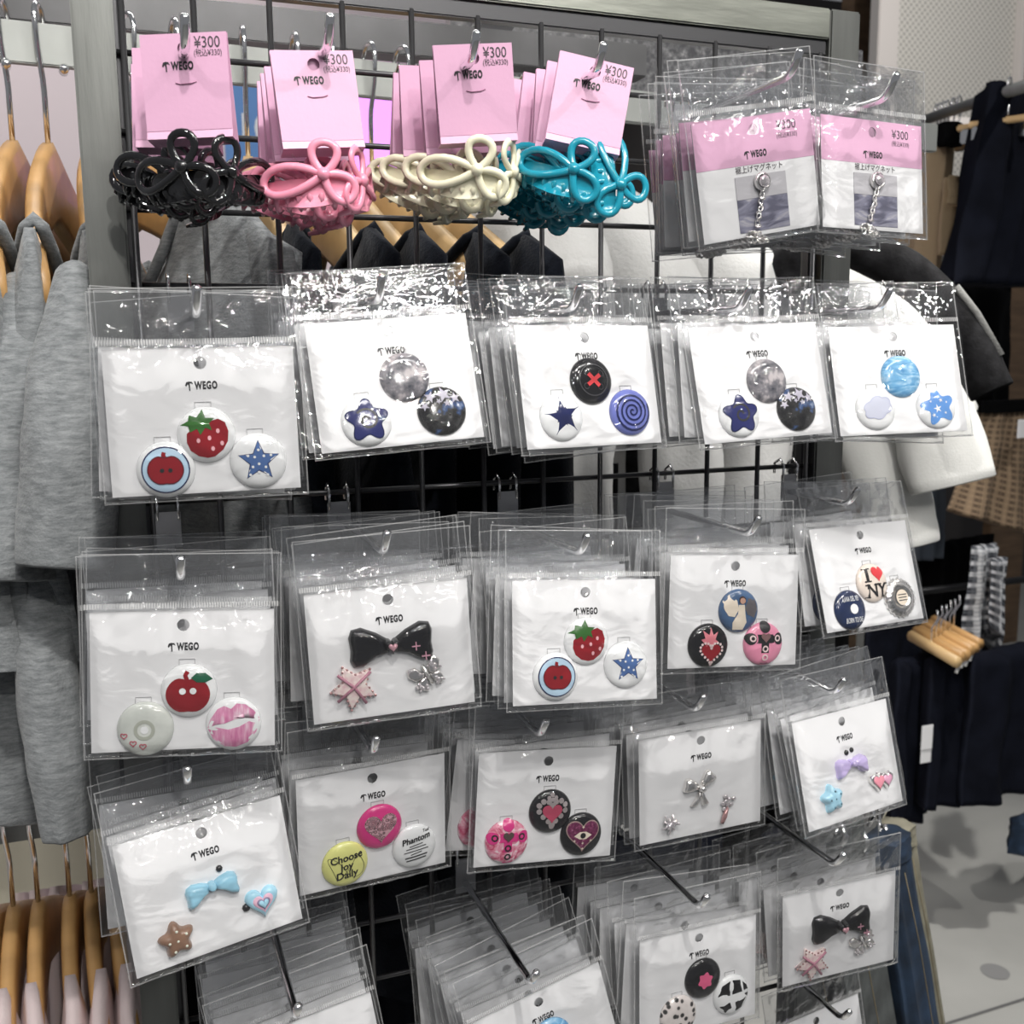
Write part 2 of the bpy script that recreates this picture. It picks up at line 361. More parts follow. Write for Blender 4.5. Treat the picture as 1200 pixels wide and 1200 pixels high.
NAVYB = C('badge_navy', (.010, .022, .075), .15, coat=.6); CREAMB = C('badge_cream', (.78, .68, .60), .2, coat=.5); YEL = C('badge_yellow', (.80, .80, .28), .25, coat=.4); PERI = C('badge_periwinkle', (.15, .18, .52), .15, coat=.6)
SKYB = C('badge_dusk_blue', (.06, .12, .24), .2, coat=.6); PKB = C('badge_rose', (.80, .28, .42), .2, coat=.6); GEM = C('rhinestone', (.85, .80, .82), .05, metal=.8); SILV = C('silver_charm', (.86, .84, .82), .2, metal=1)
CLOUDM = C('print_cloud', (.60, .62, .74), .2, coat=.4); GOLDP = C('antique_gold', (.45, .30, .22), .25, metal=.8)
WINE = ramp_mat('print_wine_glitter', [(.4, (.10, .01, .05)), (.62, (.2, .03, .10)), (.75, (.6, .3, .45))], 500)

def badge_parts(kind):
    """base material of the badge and the printed pieces lying on it: (name, mesh, material)"""
    P = []; base = WHITE
    def pr(name, mb, mt): P.append((name, mb.data(name), mt))
    if kind == 'strawberry':
        body = [(-.42, .28), (-.2, .38), (.1, .45), (.42, .55), (.66, .42), (.76, .1), (.72, -.25), (.55, -.55), (.25, -.78), (0, -.82), (-.3, -.75), (-.56, -.55), (-.68, -.25), (-.66, .05)]
        pr('strawberry_print', fan(body), RED)
        leaf = [(-.88, .35), (-.6, .5), (-.55, .7), (-.3, .62), (-.1, .9), (.0, .6), (.3, .58), (.12, .4), (.2, .15), (-.02, .25), (-.2, -.0), (-.3, .22), (-.55, .1), (-.6, .32)]
        pr('leaf_print', fan(leaf, lift=.0004), GRN)
        mb = MB()
        for x, z in ((.4, .12), (.52, -.32), (.2, -.5), (.1, -.12), (-.28, -.2)): fan(circ(.085, 10, x, z, .75), lift=.0004, rings=1, mb=mb)
        pr('seed_print', mb, PNK)
    elif kind == 'apple_button':
        pr('blue_disc_print', fan(circ(.80, 32), lift=.00018), LBL); pr('rim_print', ribbon(circ(.80, 40), .045, closed=True), NAVY)
        pr('apple_print', fan(apple(.56), lift=.0005), RED)
        pr('stem_print', ribbon([(0, .40), (-.05, .52), (-.02, .62)], .14, lift=.0006), RED)
        pr('outline_print', ribbon(apple(.57), .035, closed=True, lift=.0006), C('print_dark_red', (.10, .0, .01)))
        mb = MB(); fan(circ(.075, 10, -.12, -.02), lift=.0007, rings=1, mb=mb); fan(circ(.075, 10, .16, -.02), lift=.0007, rings=1, mb=mb); pr('button_hole_print', mb, BLK)
    elif kind == 'blue_star':
        S = star(.74, .44, cx=.02); pr('star_print', fan(S, (0.02, 0)), BLU); pr('outline_print', ribbon(S, .035, closed=True), NAVY)
        mb = MB()
        for x, z in ((.02, .4), (-.12, .15), (.2, .18), (-.35, .2), (.45, .2), (.02, -.1), (-.2, -.2), (.25, -.22), (-.3, -.48), (.3, -.5), (.0, -.4)): fan(circ(.05, 8, x, z), lift=.0004, rings=1, mb=mb)
        pr('dot_print', mb, WHITE)
    elif kind == 'moon': base = MOON
    elif kind == 'swirl_star':
        pr('star_print', fan(rstar(.86, .18), (0, 0)), PERI_D()); mb = MB()
        ribbon([((.06 + .048 * t) * math.cos(t), (.06 + .048 * t) * math.sin(t)) for t in [k * .35 for k in range(26)]], .09, mb=mb); pr('swirl_print', mb, BLK)
        pr('outline_print', ribbon(rstar(.87, .18), .05, closed=True), NAVY)
    elif kind == 'galaxy':
        base = GALAXY; mb = MB()
        for r, x, z, a in ((.34, .1, .62, .3), (.26, -.45, .55, .9), (.24, .55, .45, .1), (.2, -.7, .2, .5), (.16, .2, .25, 0), (.13, -.12, .35, .6)): fan(star(r, .42, 5, PI / 2 + a, x, z), (x, z), mb=mb)
        pr('star_print', mb, C('print_lilac_grey', (.42, .40, .48)))
    elif kind == 'navy_star': pr('star_print', fan(star(.86, .40, rot=PI / 2 + .15), (0, 0)), NAVY)
    elif kind == 'stitch_button':
        base = BADGEBLK; pr('groove_print', ribbon(circ(.66, 40), .05, closed=True), C('print_graphite', (.05, .05, .055), .2)); mb = MB()
        for a in (.6, 2.3): ribbon([(-.36 * math.cos(a), -.36 * math.sin(a)), (0, 0), (.36 * math.cos(a), .36 * math.sin(a))], .17, mb=mb, lift=.0006)
        pr('stitch_print', mb, C('print_scarlet', (.62, .03, .04), .4)); mb = MB()
        for x, z in ((.36, .25), (-.36, -.25), (.3, -.3), (-.3, .32)): ribbon(circ(.12, 12, x, z), .03, closed=True, mb=mb)
        pr('thread_hole_print', mb, C('print_graphite', (.05, .05, .055)))
    elif kind == 'spiral':
        base = PERI; mb = MB()
        ribbon([(t * .034 * math.cos(t), t * .034 * math.sin(t)) for t in [.6 + k * .3 for k in range(84)]], .085, mb=mb); pr('spiral_print', mb, NAVY)
    elif kind == 'sea': base = OCEAN
    elif kind == 'cloud':
        P_ = []
        for k in range(60):
            a = 2 * PI * k / 60; P_.append(((.60 + .10 * abs(math.sin(a * 3 + .4))) * math.cos(a) * 1.05, (.42 + .10 * abs(math.sin(a * 3 + .4))) * math.sin(a)))
        P_ = rotp(P_, .35); pr('cloud_print', fan(P_, (0, 0)), CLOUDM); pr('outline_print', ribbon(P_, .05, closed=True), C('print_lilac', (.48, .50, .66)))
    elif kind == 'sky_star':
        pr('star_print', fan(rstar(.9, .2, rot=PI / 2 + .2), (0, 0)), C('print_sky', (.12, .30, .68), .2, coat=.5)); mb = MB()
        for r, x, z in ((.22, -.08, -.1), (.12, .12, .3), (.12, -.3, -.4), (.08, .3, -.3), (.07, -.4, .25), (.07, .4, .2)): fan(star(r, .35, 5, 1.8, x, z), (x, z), lift=.0004, rings=1, mb=mb)
        pr('small_star_print', mb, WHITE)
    elif kind == 'apple_leaf':
        pr('apple_print', fan(apple(.74, -.02, -.12), lift=.0003), RED); pr('stem_print', ribbon([(-.04, .42), (-.1, .6), (-.02, .74)], .16, lift=.0004), RED)
        pr('leaf_print', fan([(.1, .5), (.3, .68), (.6, .66), (.86, .42), (.6, .32), (.3, .34)], lift=.0006), C('print_deep_green', (.01, .10, .05), .2)); mb = MB()
        fan(circ(.12, 14, -.2, .02), lift=.0006, rings=1, mb=mb); fan(circ(.12, 14, .17, .02), lift=.0006, rings=1, mb=mb); pr('button_hole_print', mb, WHITE)
    elif kind == 'disc':
        base = PEARL; pr('hub_print', ribbon(circ(.31, 32), .12, closed=True), C('print_olive_grey', (.42, .44, .38))); pr('centre_print', fan(circ(.14, 20)), WHITE)
        mb = MB()
        for x, z in ((-.72, -.22), (-.4, -.5), (-.06, -.62)): ribbon(heart(.12, x, z), .04, closed=True, mb=mb)
        pr('heart_outline_print', mb, C('print_rose_red', (.5, .12, .16)))
    elif kind == 'lips':
        U = [(-.93, .0), (-.78, .32), (-.48, .66), (-.22, .74), (0, .60), (.22, .76), (.52, .68), (.80, .40), (.96, .06), (.5, .20), (.1, .20), (-.3, .10), (-.6, .10)]; pr('upper_lip_print', fan(rotp(U[::-1], .12), (0, .32)), LIPS)
        Lw = [(-.92, -.04), (-.6, .0), (-.2, -.14), (.2, -.10), (.55, .04), (.95, .02), (.78, -.40), (.42, -.74), (0, -.84), (-.42, -.76), (-.78, -.42)]; pr('lower_lip_print', fan(rotp(Lw[::-1], .12), (.05, -.4)), LIPS)
    elif kind == 'angel':
        base = SKYB; pr('wing_print', fan([(-.1, .1), (-.2, .5), (-.55, .75), (-.85, .45), (-.8, .1), (-.6, -.2), (-.3, -.25)]), CRM)
        pr('shaded_wing_print', fan([(.2, .15), (.4, .6), (.75, .5), (.88, .1), (.7, -.3), (.35, -.15)]), C('print_taupe', (.12, .11, .12)))
        pr('gown_print', fan([(-.12, .3), (.18, .3), (.22, -.1), (.3, -.5), (.15, -.85), (-.35, -.85), (-.4, -.5), (-.15, -.1)], lift=.0004), CRM)
        pr('face_print', fan(circ(.14, 12, .08, .48), lift=.0005, rings=1), C('print_skin', (.55, .33, .25))); pr('hair_print', fan([(-.1, .35), (-.08, .62), (.08, .70), (.24, .6), (.24, .35), (.19, .55), (.0, .56)], (.08, .6), lift=.0004), C('print_brown', (.05, .02, .015)))
    elif kind == 'flame_heart':
        base = BADGEBLK; pr('flame_print', fan([(-.2, .0), (-.45, .3), (-.25, .35), (-.35, .7), (-.05, .5), (.05, .85), (.15, .5), (.4, .65), (.25, .3), (.38, .2), (.1, .0)]), C('print_flame', (.66, .20, .24)))
        pr('heart_print', fan(heart(.5, .05, -.35)), RED); mb = MB()
        for x, z in heart(.58, .05, -.35, 26): fan(circ(.065, 6, x, z), lift=.0006, rings=1, mb=mb)
        pr('bead_print', mb, C('print_bead', (.80, .62, .62), .2))
    elif kind in ('cross', 'cross_pink'):
        base = PKB if kind == 'cross' else PKMARB; a = BLK if kind == 'cross' else MAG
        mb = MB(); ribbon([(0, .9), (0, .3), (0, -.3), (0, -.9)], .38, mb=mb); ribbon([(-.86, .26), (-.3, .26), (.3, .26), (.86, .26)], .40, mb=mb, lift=.00035)
        for x, z in ((-.7, .26), (.7, .26), (0, .8)): fan(circ(.27, 14, x, z), lift=.0004, mb=mb)
        pr('cross_print', mb, a); mb = MB()
        for x, z in ((-.62, .28), (.62, .28), (0, -.2), (0, -.6)): ribbon(circ(.12, 12, x, z), .07, closed=True, mb=mb, lift=.0006)
        pr('bead_ring_print', mb, C('print_bead', (.80, .62, .62), .2) if kind == 'cross' else BLK)
        mb = MB(); fan(heart(.26, 0, .3), lift=.0012, mb=mb); pr('heart_stud', mb, C('rose_gold', (.6, .33, .33), .2, metal=.8) if kind == 'cross' else C('bronze', (.16, .11, .10), .3, metal=.6))
    elif kind == 'ny':
        base = CREAMB; mb = MB(); badge_text(mb, 'NY', .92, .06, -.42, bold=.02, sx=1.0); ribbon([(-.42, .08), (-.42, .40), (-.42, .72)], .17, mb=mb, lift=.00045)
        for dz, xx, ww in ((.08, -.42, .42), (.72, -.42, .42), (-.10, -.50, .30), (-.72, -.52, .28), (-.10, .02, .22), (-.10, .25, .26), (-.10, .72, .26), (-.72, .48, .30)): ribbon([(xx - ww / 2, dz), (xx + ww / 2, dz)], .07, mb=mb, lift=.0005)
        pr('letter_print', mb, BLK); pr('heart_print', fan(heart(.46, .30, .40)), C('print_heart_red', (.68, .05, .06), .3))
    elif kind == 'navy_disc':
        base = NAVYB; pr('centre_print', fan(circ(.25, 20, .08, .02)), WHITE); mb = MB(); badge_text(mb, 'LANA DEL REY', .36, 0, .52, sx=.40, bold=.004, spacing=1.12); badge_text(mb, 'BORN TO DIE', .36, .02, -.54, sx=.44, bold=.004, spacing=1.12); pr('letter_print', mb, WHITE)
    elif kind == 'leopard_heart': base = MAG; pr('heart_print', fan(heart(.76, 0, -.02)), LEOP)
    elif kind == 'choose':
        base = YEL; mb = MB()
        for s, z, sz in (('Choose', .38, .44), ('Joy', .0, .44), ('Daily', -.38, .46)): badge_text(mb, s, sz, .0, z, rot=.12, bold=.022, shear=.1)
        ribbon([(.7 * math.cos(t) * (1 - .2 * math.sin(3 * t)), -.05 + .5 * math.sin(2 * t + .4)) for t in [k * PI / 20 for k in range(41)]], .018, mb=mb); pr('letter_print', mb, BLK)
    elif kind == 'phantom':
        mb = MB(); badge_text(mb, 'Phantom', .36, 0, .42, rot=.16, bold=.03, shear=.2); badge_text(mb, 'Tour', .16, .5, .72, bold=.02)
        for z, wd in ((.16, .6), (.04, .9), (-.1, 1.1), (-.22, .5), (-.36, 1.0), (-.5, .9)): ribbon([(-wd / 2, z - .05), (0, z), (wd / 2, z + .05)], .04 if z > -.3 else .06, mb=mb, lift=.0004)
        pr('letter_print', mb, BLK)
    elif kind == 'jewel_heart':
        base = BADGEBLK; mb = MB()
        for x, z in heart(.68, 0, -.02, 18): fan(circ(.13, 8, x, z), lift=.0008, rings=1, mb=mb)
        for x, z in ((0, .62), (-.16, .7), (.16, .7), (0, .82)): fan(circ(.1, 8, x, z), lift=.0008, rings=1, mb=mb)
        pr('stone_print', mb, C('print_stone', (.50, .44, .44), .1, metal=.5)); pr('heart_print', fan(heart(.50, 0, -.04), lift=.001), C('print_ruby', (.40, .05, .10), .12, coat=.6))
    elif kind == 'eye_heart':
        base = BADGEBLK; pr('heart_print', fan(heart(.80, 0, -.02)), WINE); pr('outline_print', ribbon(heart(.82, 0, -.02, 40), .05, closed=True), C('print_rose_gold', (.62, .42, .40), .2, metal=.6))
        pr('eye_print', fan([(-.42, .02), (-.15, .2), (.15, .2), (.42, .04), (.15, -.14), (-.15, -.14)], lift=.0004), CRM); pr('pupil_print', fan(circ(.13, 14, 0, .03), lift=.0006, rings=1), BLK); mb = MB()
        for x, z in ((-.4, -.2), (0, -.32), (.38, -.22), (0, .42), (0, -.58)): fan(star(.08, .3, 4, PI / 2, x, z), (x, z), lift=.0005, rings=1, mb=mb)
        pr('spark_print', mb, CRM)
    elif kind == 'black_rose': base = BADGEBLK; pr('rose_print', fan(rstar(.42, .12, 6, .3), (0, 0)), HOT)
    elif kind == 'leopard': base = LEOPW
    elif kind == 'windows':
        mb = MB()
        for q in ([(-.85, .1), (-.6, .6), (-.15, .78), (-.2, .1)], [(-.08, .12), (-.02, .8), (.42, .72), (.5, .15)], [(.6, .18), (.55, .62), (.8, .4), (.9, .15)], [(-.75, -.4), (-.2, -.25), (-.1, -.55), (-.4, -.8)], [(.1, -.3), (.75, -.2), (.5, -.7), (.15, -.8)], [(.62, .02), (.9, .0), (.85, -.2)]): fan(q, mb=mb)
        pr('window_print', mb, BADGEBLK)
    return base, P
def PERI_D(): return C('print_indigo', (.022, .027, .13), .15, coat=.6)
_bp = {}
def add_badge(root, kind, x, z, R=BR, prints=True, rot=0.0):
    if kind == 'cap':
        if 'capm' not in _bp:
            mb = MB(); n = 72; V = []; F = []
            for r, h, wv in ((.98, .0, .05), (1.0, .001, .05), (.9, .0028, .035), (.72, .0044, 0), (.46, .0048, 0), (.43, .0040, 0), (.02, .0040, 0)):
                for k in range(n): q = r * (1 + wv * math.cos(21 * 2 * PI * k / n)) * BR; V.append((q * math.cos(2 * PI * k / n), -h, q * math.sin(2 * PI * k / n)))
            for i in range(6):
                for k in range(n): F.append((i * n + k, i * n + (k + 1) % n, (i + 1) * n + (k + 1) % n, (i + 1) * n + k))
            mb.add(V, F, True); _bp['capm'] = mb.data('badge'); mb = MB(); fan(circ(.40, 24), onto=lambda x, z: .0042, mb=mb); _bp['capd'] = mb.data('label_print')
            mb = MB()
            for z_ in (.12, 0, -.12): ribbon([(-.28, z_ * 1.2), (.28, z_ * 1.2)], .05, mb=mb, onto=lambda x, z: .0044)
            for k in range(18):
                a = 2 * PI * k / 18; V2, F2 = text_mesh('Q', .0038); mb.add([(v.x * math.cos(a) - v.z * math.sin(a) - .80 * BR * math.sin(a), -.0042, v.x * math.sin(a) + v.z * math.cos(a) + .80 * BR * math.cos(a)) for v in V2], F2)
            _bp['capt'] = mb.data('letter_print')
        b = put('badge', _bp['capm'], SILV, root, (x, -.0004, z)); b['label'] = 'silver bottle cap badge with a cream centre'
        if prints: put('centre_print', _bp['capd'], CRM, b); put('letter_print', _bp['capt'], C('print_graphite', (.05, .05, .055)), b)
        return b
    if kind not in _bp: _bp[kind] = badge_parts(kind)
    base, P = _bp[kind]
    key = 'B_' + base.name
    if key not in _bp: _bp[key] = BADGE.copy(); _bp[key].materials.append(base)
    b = put('badge', _bp[key], base, root, (x, -.0004, z)); b['label'] = BLAB.get(kind, 'round badge'); b.rotation_euler = (0, rot, 0)
    if prints:
        for nm, md, mt in P: put(nm, md, mt, b)
    return b
BLAB = {'strawberry': 'white badge with a strawberry', 'apple_button': 'white badge with an apple shaped button', 'blue_star': 'white badge with a dotted blue star', 'moon': 'grey moon badge', 'swirl_star': 'white badge with an indigo swirl star',
 'galaxy': 'dark badge with pale stars', 'navy_star': 'white badge with a navy star', 'stitch_button': 'black button badge with a red cross stitch', 'spiral': 'periwinkle badge with a dark spiral', 'sea': 'blue sea badge', 'cloud': 'white badge with a lilac cloud',
 'sky_star': 'white badge with a sky blue star', 'apple_leaf': 'white badge with a red apple and leaf', 'disc': 'pale grey disc badge with hearts', 'lips': 'white badge with a pink lip print', 'angel': 'blue badge with a winged figure', 'flame_heart': 'black badge with a flaming heart',
 'cross': 'pink badge with a black cross', 'cross_pink': 'marbled pink badge with a cross', 'ny': 'cream badge reading I heart NY', 'navy_disc': 'navy badge with white letters', 'leopard_heart': 'magenta badge with a leopard heart', 'choose': 'yellow badge reading Choose Joy Daily',
 'phantom': 'white badge with black lettering', 'jewel_heart': 'black badge with a jewelled heart', 'eye_heart': 'black badge with a wine heart and eye', 'black_rose': 'black badge with a pink centre', 'leopard': 'pale leopard spotted badge', 'windows': 'white badge with black window shapes'}
# ------------------------------------------------------------------ charms
def puff(poly, h, c=(0, 0), s=.001, rings=6, mb=None, y0=0, flat=.75):
    """rounded raised shape; poly in millimetres"""
    mb = mb or MB(); n = len(poly); V = []; F = []
    lv = [(1.0, 0)] + [(1 - (1 - math.cos(t)) * (1 - flat), h * math.sin(t)) for t in [k * PI / 2 / rings for k in range(rings + 1)]]
    for q, hh in lv:
        for x, z in poly: V.append(((c[0] + (x - c[0]) * q) * s, -y0 - hh, (c[1] + (z - c[1]) * q) * s))
    for i in range(len(lv) - 1):
        for k in range(n): F.append((i * n + k, i * n + (k + 1) % n, (i + 1) * n + (k + 1) % n, (i + 1) * n + k))
    V.append((c[0] * s, -y0 - h * 1.03, c[1] * s)); b = (len(lv) - 1) * n
    for k in range(n): F.append((b + k, b + (k + 1) % n, len(V) - 1))
    mb.add(V, F, True); return mb
def gem(mb, x, z, r, y0, n=8): mb.lathe([(r, y0), (r * .95, y0 + r * .45), (r * .5, y0 + r * .8), (r * .05, y0 + r * .82)], n, (x, 0, z))
def mm(P, k): return [(x * k, z * k) for x, z in P]
def bow_lobe(sx, L, H):
    return [(sx * 1.5, H * .16), (sx * L * .35, H * .36), (sx * L * .7, H * .52), (sx * L * .93, H * .48), (sx * L, H * .3), (sx * L * .97, 0), (sx * L, -H * .25), (sx * L * .93, -H * .42), (sx * L * .7, -H * .42), (sx * L * .35, -H * .22), (sx * 1.5, -H * .14)]
BOWBLK = C('charm_black', (.005, .005, .007), .12, coat=.2); PINKGEM = C('pink_gem', (.72, .40, .46), .06, metal=.4); PLAIDC = ramp_mat('charm_pink_plaid', [(.3, (.70, .44, .48)), (.6, (.84, .74, .70))], 220)
BLUEC = C('charm_blue', (.30, .58, .74), .2, coat=.4); BROWNC = C('charm_brown', (.25, .14, .09), .22, coat=.4); PINKC = C('charm_pink', (.84, .52, .66), .25); LILAC = C('charm_lilac', (.58, .48, .80), .2, coat=.4); SKYC = C('charm_sky', (.40, .70, .86), .2, coat=.4); ROSEC = C('charm_rose', (.82, .30, .38), .2, coat=.4)
STUD = C('black_stud', (.01, .01, .012), .3)
_ch = {}
def charm_parts(kind):
    P = []
    def pr(n, mb, m, par=None): P.append((n, mb.data(n), m, par))
    if kind in ('bow_black', 'bow_blue', 'bow_lilac'):
        L, H = (27, 27) if kind == 'bow_black' else (16.5, 15); m = {'bow_black': BOWBLK, 'bow_blue': BLUEC, 'bow_lilac': LILAC}[kind]; drop = 0 if kind == 'bow_black' else -4
        for s in (-1, 1):
            lb = [(x, z + (drop * abs(x) / L)) for x, z in bow_lobe(s, L, H)]
            if s > 0: lb = lb[::-1]
            pr('bow_lobe', puff(lb, .0058, (s * L * .6, drop * .6), flat=.5), m)
        if kind == 'bow_black':
            pr('knot', puff(heart(6.2, 0, 0), .0078, flat=.6), BOWBLK); mb = MB(); puff(heart(4.3, 0, 0), .0092, flat=.45, mb=mb); pr('heart_stone', mb, PINKGEM)
            mb = MB()
            for x, z in ((15, -1), (21, -8)): mb.box((x * .001, -.0060, z * .001), (.0055, .0009, .0007)); mb.box((x * .001, -.0060, z * .001), (.0007, .0009, .0055))
            pr('cross_mark', mb, C('charm_dusty_pink', (.55, .28, .36)))
        else:
            pr('knot', puff(circ(3.2, 14), .0068, flat=.5), m); mb = MB(); gem(mb, .007 if kind == 'bow_blue' else -.002, .0085, .0022, 0); 
            if kind == 'bow_lilac': gem(mb, .004, .0095, .002, 0)
            pr('stud', mb, STUD)
    elif kind == 'plaid_star':
        S = star(15.5, .52, rot=PI / 2 + .45); pr('star_body', puff(S, .0040, flat=.85), PLAIDC); mb = MB()
        for i in range(10):
            a, b = S[i], S[(i + 1) % 10]
            for t in (0, .33, .66): gem(mb, (a[0] + (b[0] - a[0]) * t) * .00096, (a[1] + (b[1] - a[1]) * t) * .00096, .0010, .0030, 6)
        pr('bead_rim', mb, C('rose_bead', (.62, .36, .36), .15, metal=.7)); mb = MB(); mb.tube([(-.011, -.0043, -.008), (.0, -.0046, .0), (.011, -.0043, .009)], .0010, 6); mb.tube([(-.010, -.0043, .009), (.0, -.0046, .0), (.007, -.0043, -.011)], .0010, 6); pr('cross_stripe', mb, C('charm_mauve', (.45, .2, .27)))
    elif kind == 'butterfly':
        mb = MB()
        for s in (-1, 1):
            up_ = [(s * 1, 1), (s * 5, 9), (s * 10, 10), (s * 12, 5), (s * 9, 0), (s * 3, -1)]; lo = [(s * 1, 0), (s * 8, -1), (s * 9, -6), (s * 5, -10), (s * 2, -6)]
            for q in (up_, lo): puff(rotp(q if s < 0 else q[::-1], .35), .0026, (sum(p[0] for p in rotp(q, .35)) / len(q), sum(p[1] for p in rotp(q, .35)) / len(q)), flat=.7, mb=mb)
        pr('wings', mb, SILV); mb = MB(); rr = random.Random(3)
        for k in range(34):
            s = rr.choice((-1, 1)); x, z = s * rr.uniform(2, 10), rr.uniform(-8, 9); q = rotp([(x, z)], .35)[0]; gem(mb, q[0] * .001, q[1] * .001, rr.uniform(.0009, .0014), .0022, 6)
        pr('rhinestones', mb, GEM); mb = MB(); a = rotp([(0, 8), (0, -6)], .35); mb.tube([(a[0][0] * .001, -.003, a[0][1] * .001), (a[1][0] * .001, -.003, a[1][1] * .001)], .0012, 6); pr('body', mb, SILV)
    elif kind == 'flower_brown' or kind == 'flower_sky':
        pr('flower_body', puff(rstar(11.5, .16, rot=PI / 2 + .1), .0062, flat=.45), BROWNC if kind == 'flower_brown' else SKYC); mb = MB()
        for x, z in ((-5, 0), (0, 0), (5.5, 3), (-2.5, -6), (4.5, -4.5), (0, 6)): gem(mb, x * .001, z * .001, .0009, .0059, 8)
        pr('dot', mb, C('dot_white', (.8, .82, .7)) if kind == 'flower_brown' else C('dot_teal', (.08, .2, .28)))
    elif kind == 'heart_layer':
        pr('heart_body', puff(heart(11.5), .0045, flat=.6), SKYC); pr('pink_layer', puff(heart(8), .0052, flat=.75), PINKC); pr('outline_layer', puff(heart(5.3), .0056, flat=.8), C('charm_grey_violet', (.25, .22, .35))); pr('heart_centre', puff(heart(4.4), .0068, flat=.5), SKYC); mb = MB(); gem(mb, -.0105, .0, .0026, 0); pr('stud', mb, STUD)
    elif kind == 'double_heart':
        mb = MB(); puff(heart(8.8, -4, 0), .0038, (-4, 0), flat=.85, mb=mb); puff(heart(7.6, 5.5, .5), .0042, (5.5, .5), flat=.85, mb=mb); pr('heart_rim', mb, SILV); pr('rose_heart', puff(heart(7.4, -4, 0), .0046, (-4, 0), flat=.7), ROSEC); pr('pink_heart', puff(heart(6.3, 5.5, .5), .0050, (5.5, .5), flat=.7), C('charm_orchid', (.84, .42, .60), .2, coat=.4)); mb = MB()
        for x, z in ((-9, 6), (-6, 8), (-2, 7), (2, 6), (7, 7), (11, 4)): gem(mb, x * .001, z * .001, .0012, .0036, 6)
        pr('rhinestones', mb, GEM)
    elif kind == 'silver_bow':
        for s, L, H, r in ((-1, 15, 12, -.25), (1, 15, 12, .75)):
            q = rotp(bow_lobe(s, L, H), r); q = q if s < 0 else q[::-1]; pr('bow_lobe', puff(q, .0050, (sum(p[0] for p in q) / 11, sum(p[1] for p in q) / 11), flat=.35), SILV)
        for s in (-1, 1):
            q = [(s * 1, -1), (s * 3, -6), (s * 8 - 1, -14), (s * 3 - 2, -15), (-s * .5, -6)]; q = q if s < 0 else q[::-1]; pr('bow_tail', puff(q, .004, (sum(p[0] for p in q) / 5, sum(p[1] for p in q) / 5), flat=.4), SILV)
        pr('knot', puff(circ(3, 12), .0068, flat=.4), SILV)
    elif kind == 'silver_burst':
        mb = MB(); rr = random.Random(5)
        for k in range(16): a = k * 2.4; d = .0011 * k ** .75 * .9; mb.tube([(0, -.002, 0), (d * 1.1 * math.cos(a), -.0045, d * math.sin(a))], [.0014, .0005], 5); gem(mb, d * math.cos(a), d * math.sin(a), .0012, .003, 6)
        pr('stone_cluster', mb, GEM)
    elif kind == 'silver_drop':
        mb = MB()
        for k in range(9): a = k * 2.4; d = .0012 * k ** .8; gem(mb, d * math.cos(a), .004 + d * math.sin(a), .0019, .001, 7)
        pr('stone_cluster', mb, GEM); mb = MB(); mb.tube([(0, -.002, 0), (-.003, -.003, -.006), (-.005, -.002, -.012)], [.0012, .002, .0014], 7); pr('drop', mb, C('rose_bead', (.62, .36, .36), .15, metal=.7))
    return P
def add_charm(root, kind, x, z, rot=0, parts=True):
    if kind not in _ch: _ch[kind] = charm_parts(kind)
    P = _ch[kind]; n0, m0, t0, _ = P[0]
    b = put(n0 if kind not in ('bow_black',) else n0, m0, t0, root, (x, -.0003, z)); b.rotation_euler = (0, rot, 0); b.name = kind_name(kind); b['label'] = CLAB[kind]
    if parts:
        for nm, md, mt, _ in P[1:]: put(nm, md, mt, b)
    return b
def kind_name(k): return {'bow_black': 'bow_charm', 'bow_blue': 'bow_charm', 'bow_lilac': 'bow_charm', 'silver_bow': 'bow_charm', 'plaid_star': 'star_charm', 'butterfly': 'butterfly_charm', 'flower_brown': 'flower_charm', 'flower_sky': 'flower_charm', 'heart_layer': 'heart_charm', 'double_heart': 'heart_charm', 'silver_burst': 'stone_charm', 'silver_drop': 'stone_charm'}[k]
CLAB = {'bow_black': 'glossy black bow with a pink heart stone', 'bow_blue': 'pale blue bow charm', 'bow_lilac': 'lilac bow charm', 'silver_bow': 'silver ribbon bow', 'plaid_star': 'pink checked star with beaded rim', 'butterfly': 'silver rhinestone butterfly', 'flower_brown': 'brown flower shaped star with dots', 'flower_sky': 'sky blue dotted flower', 'heart_layer': 'blue and pink layered heart', 'double_heart': 'pair of pink hearts with rhinestones', 'silver_burst': 'small silver stone cluster', 'silver_drop': 'small silver cluster with rose drop'}
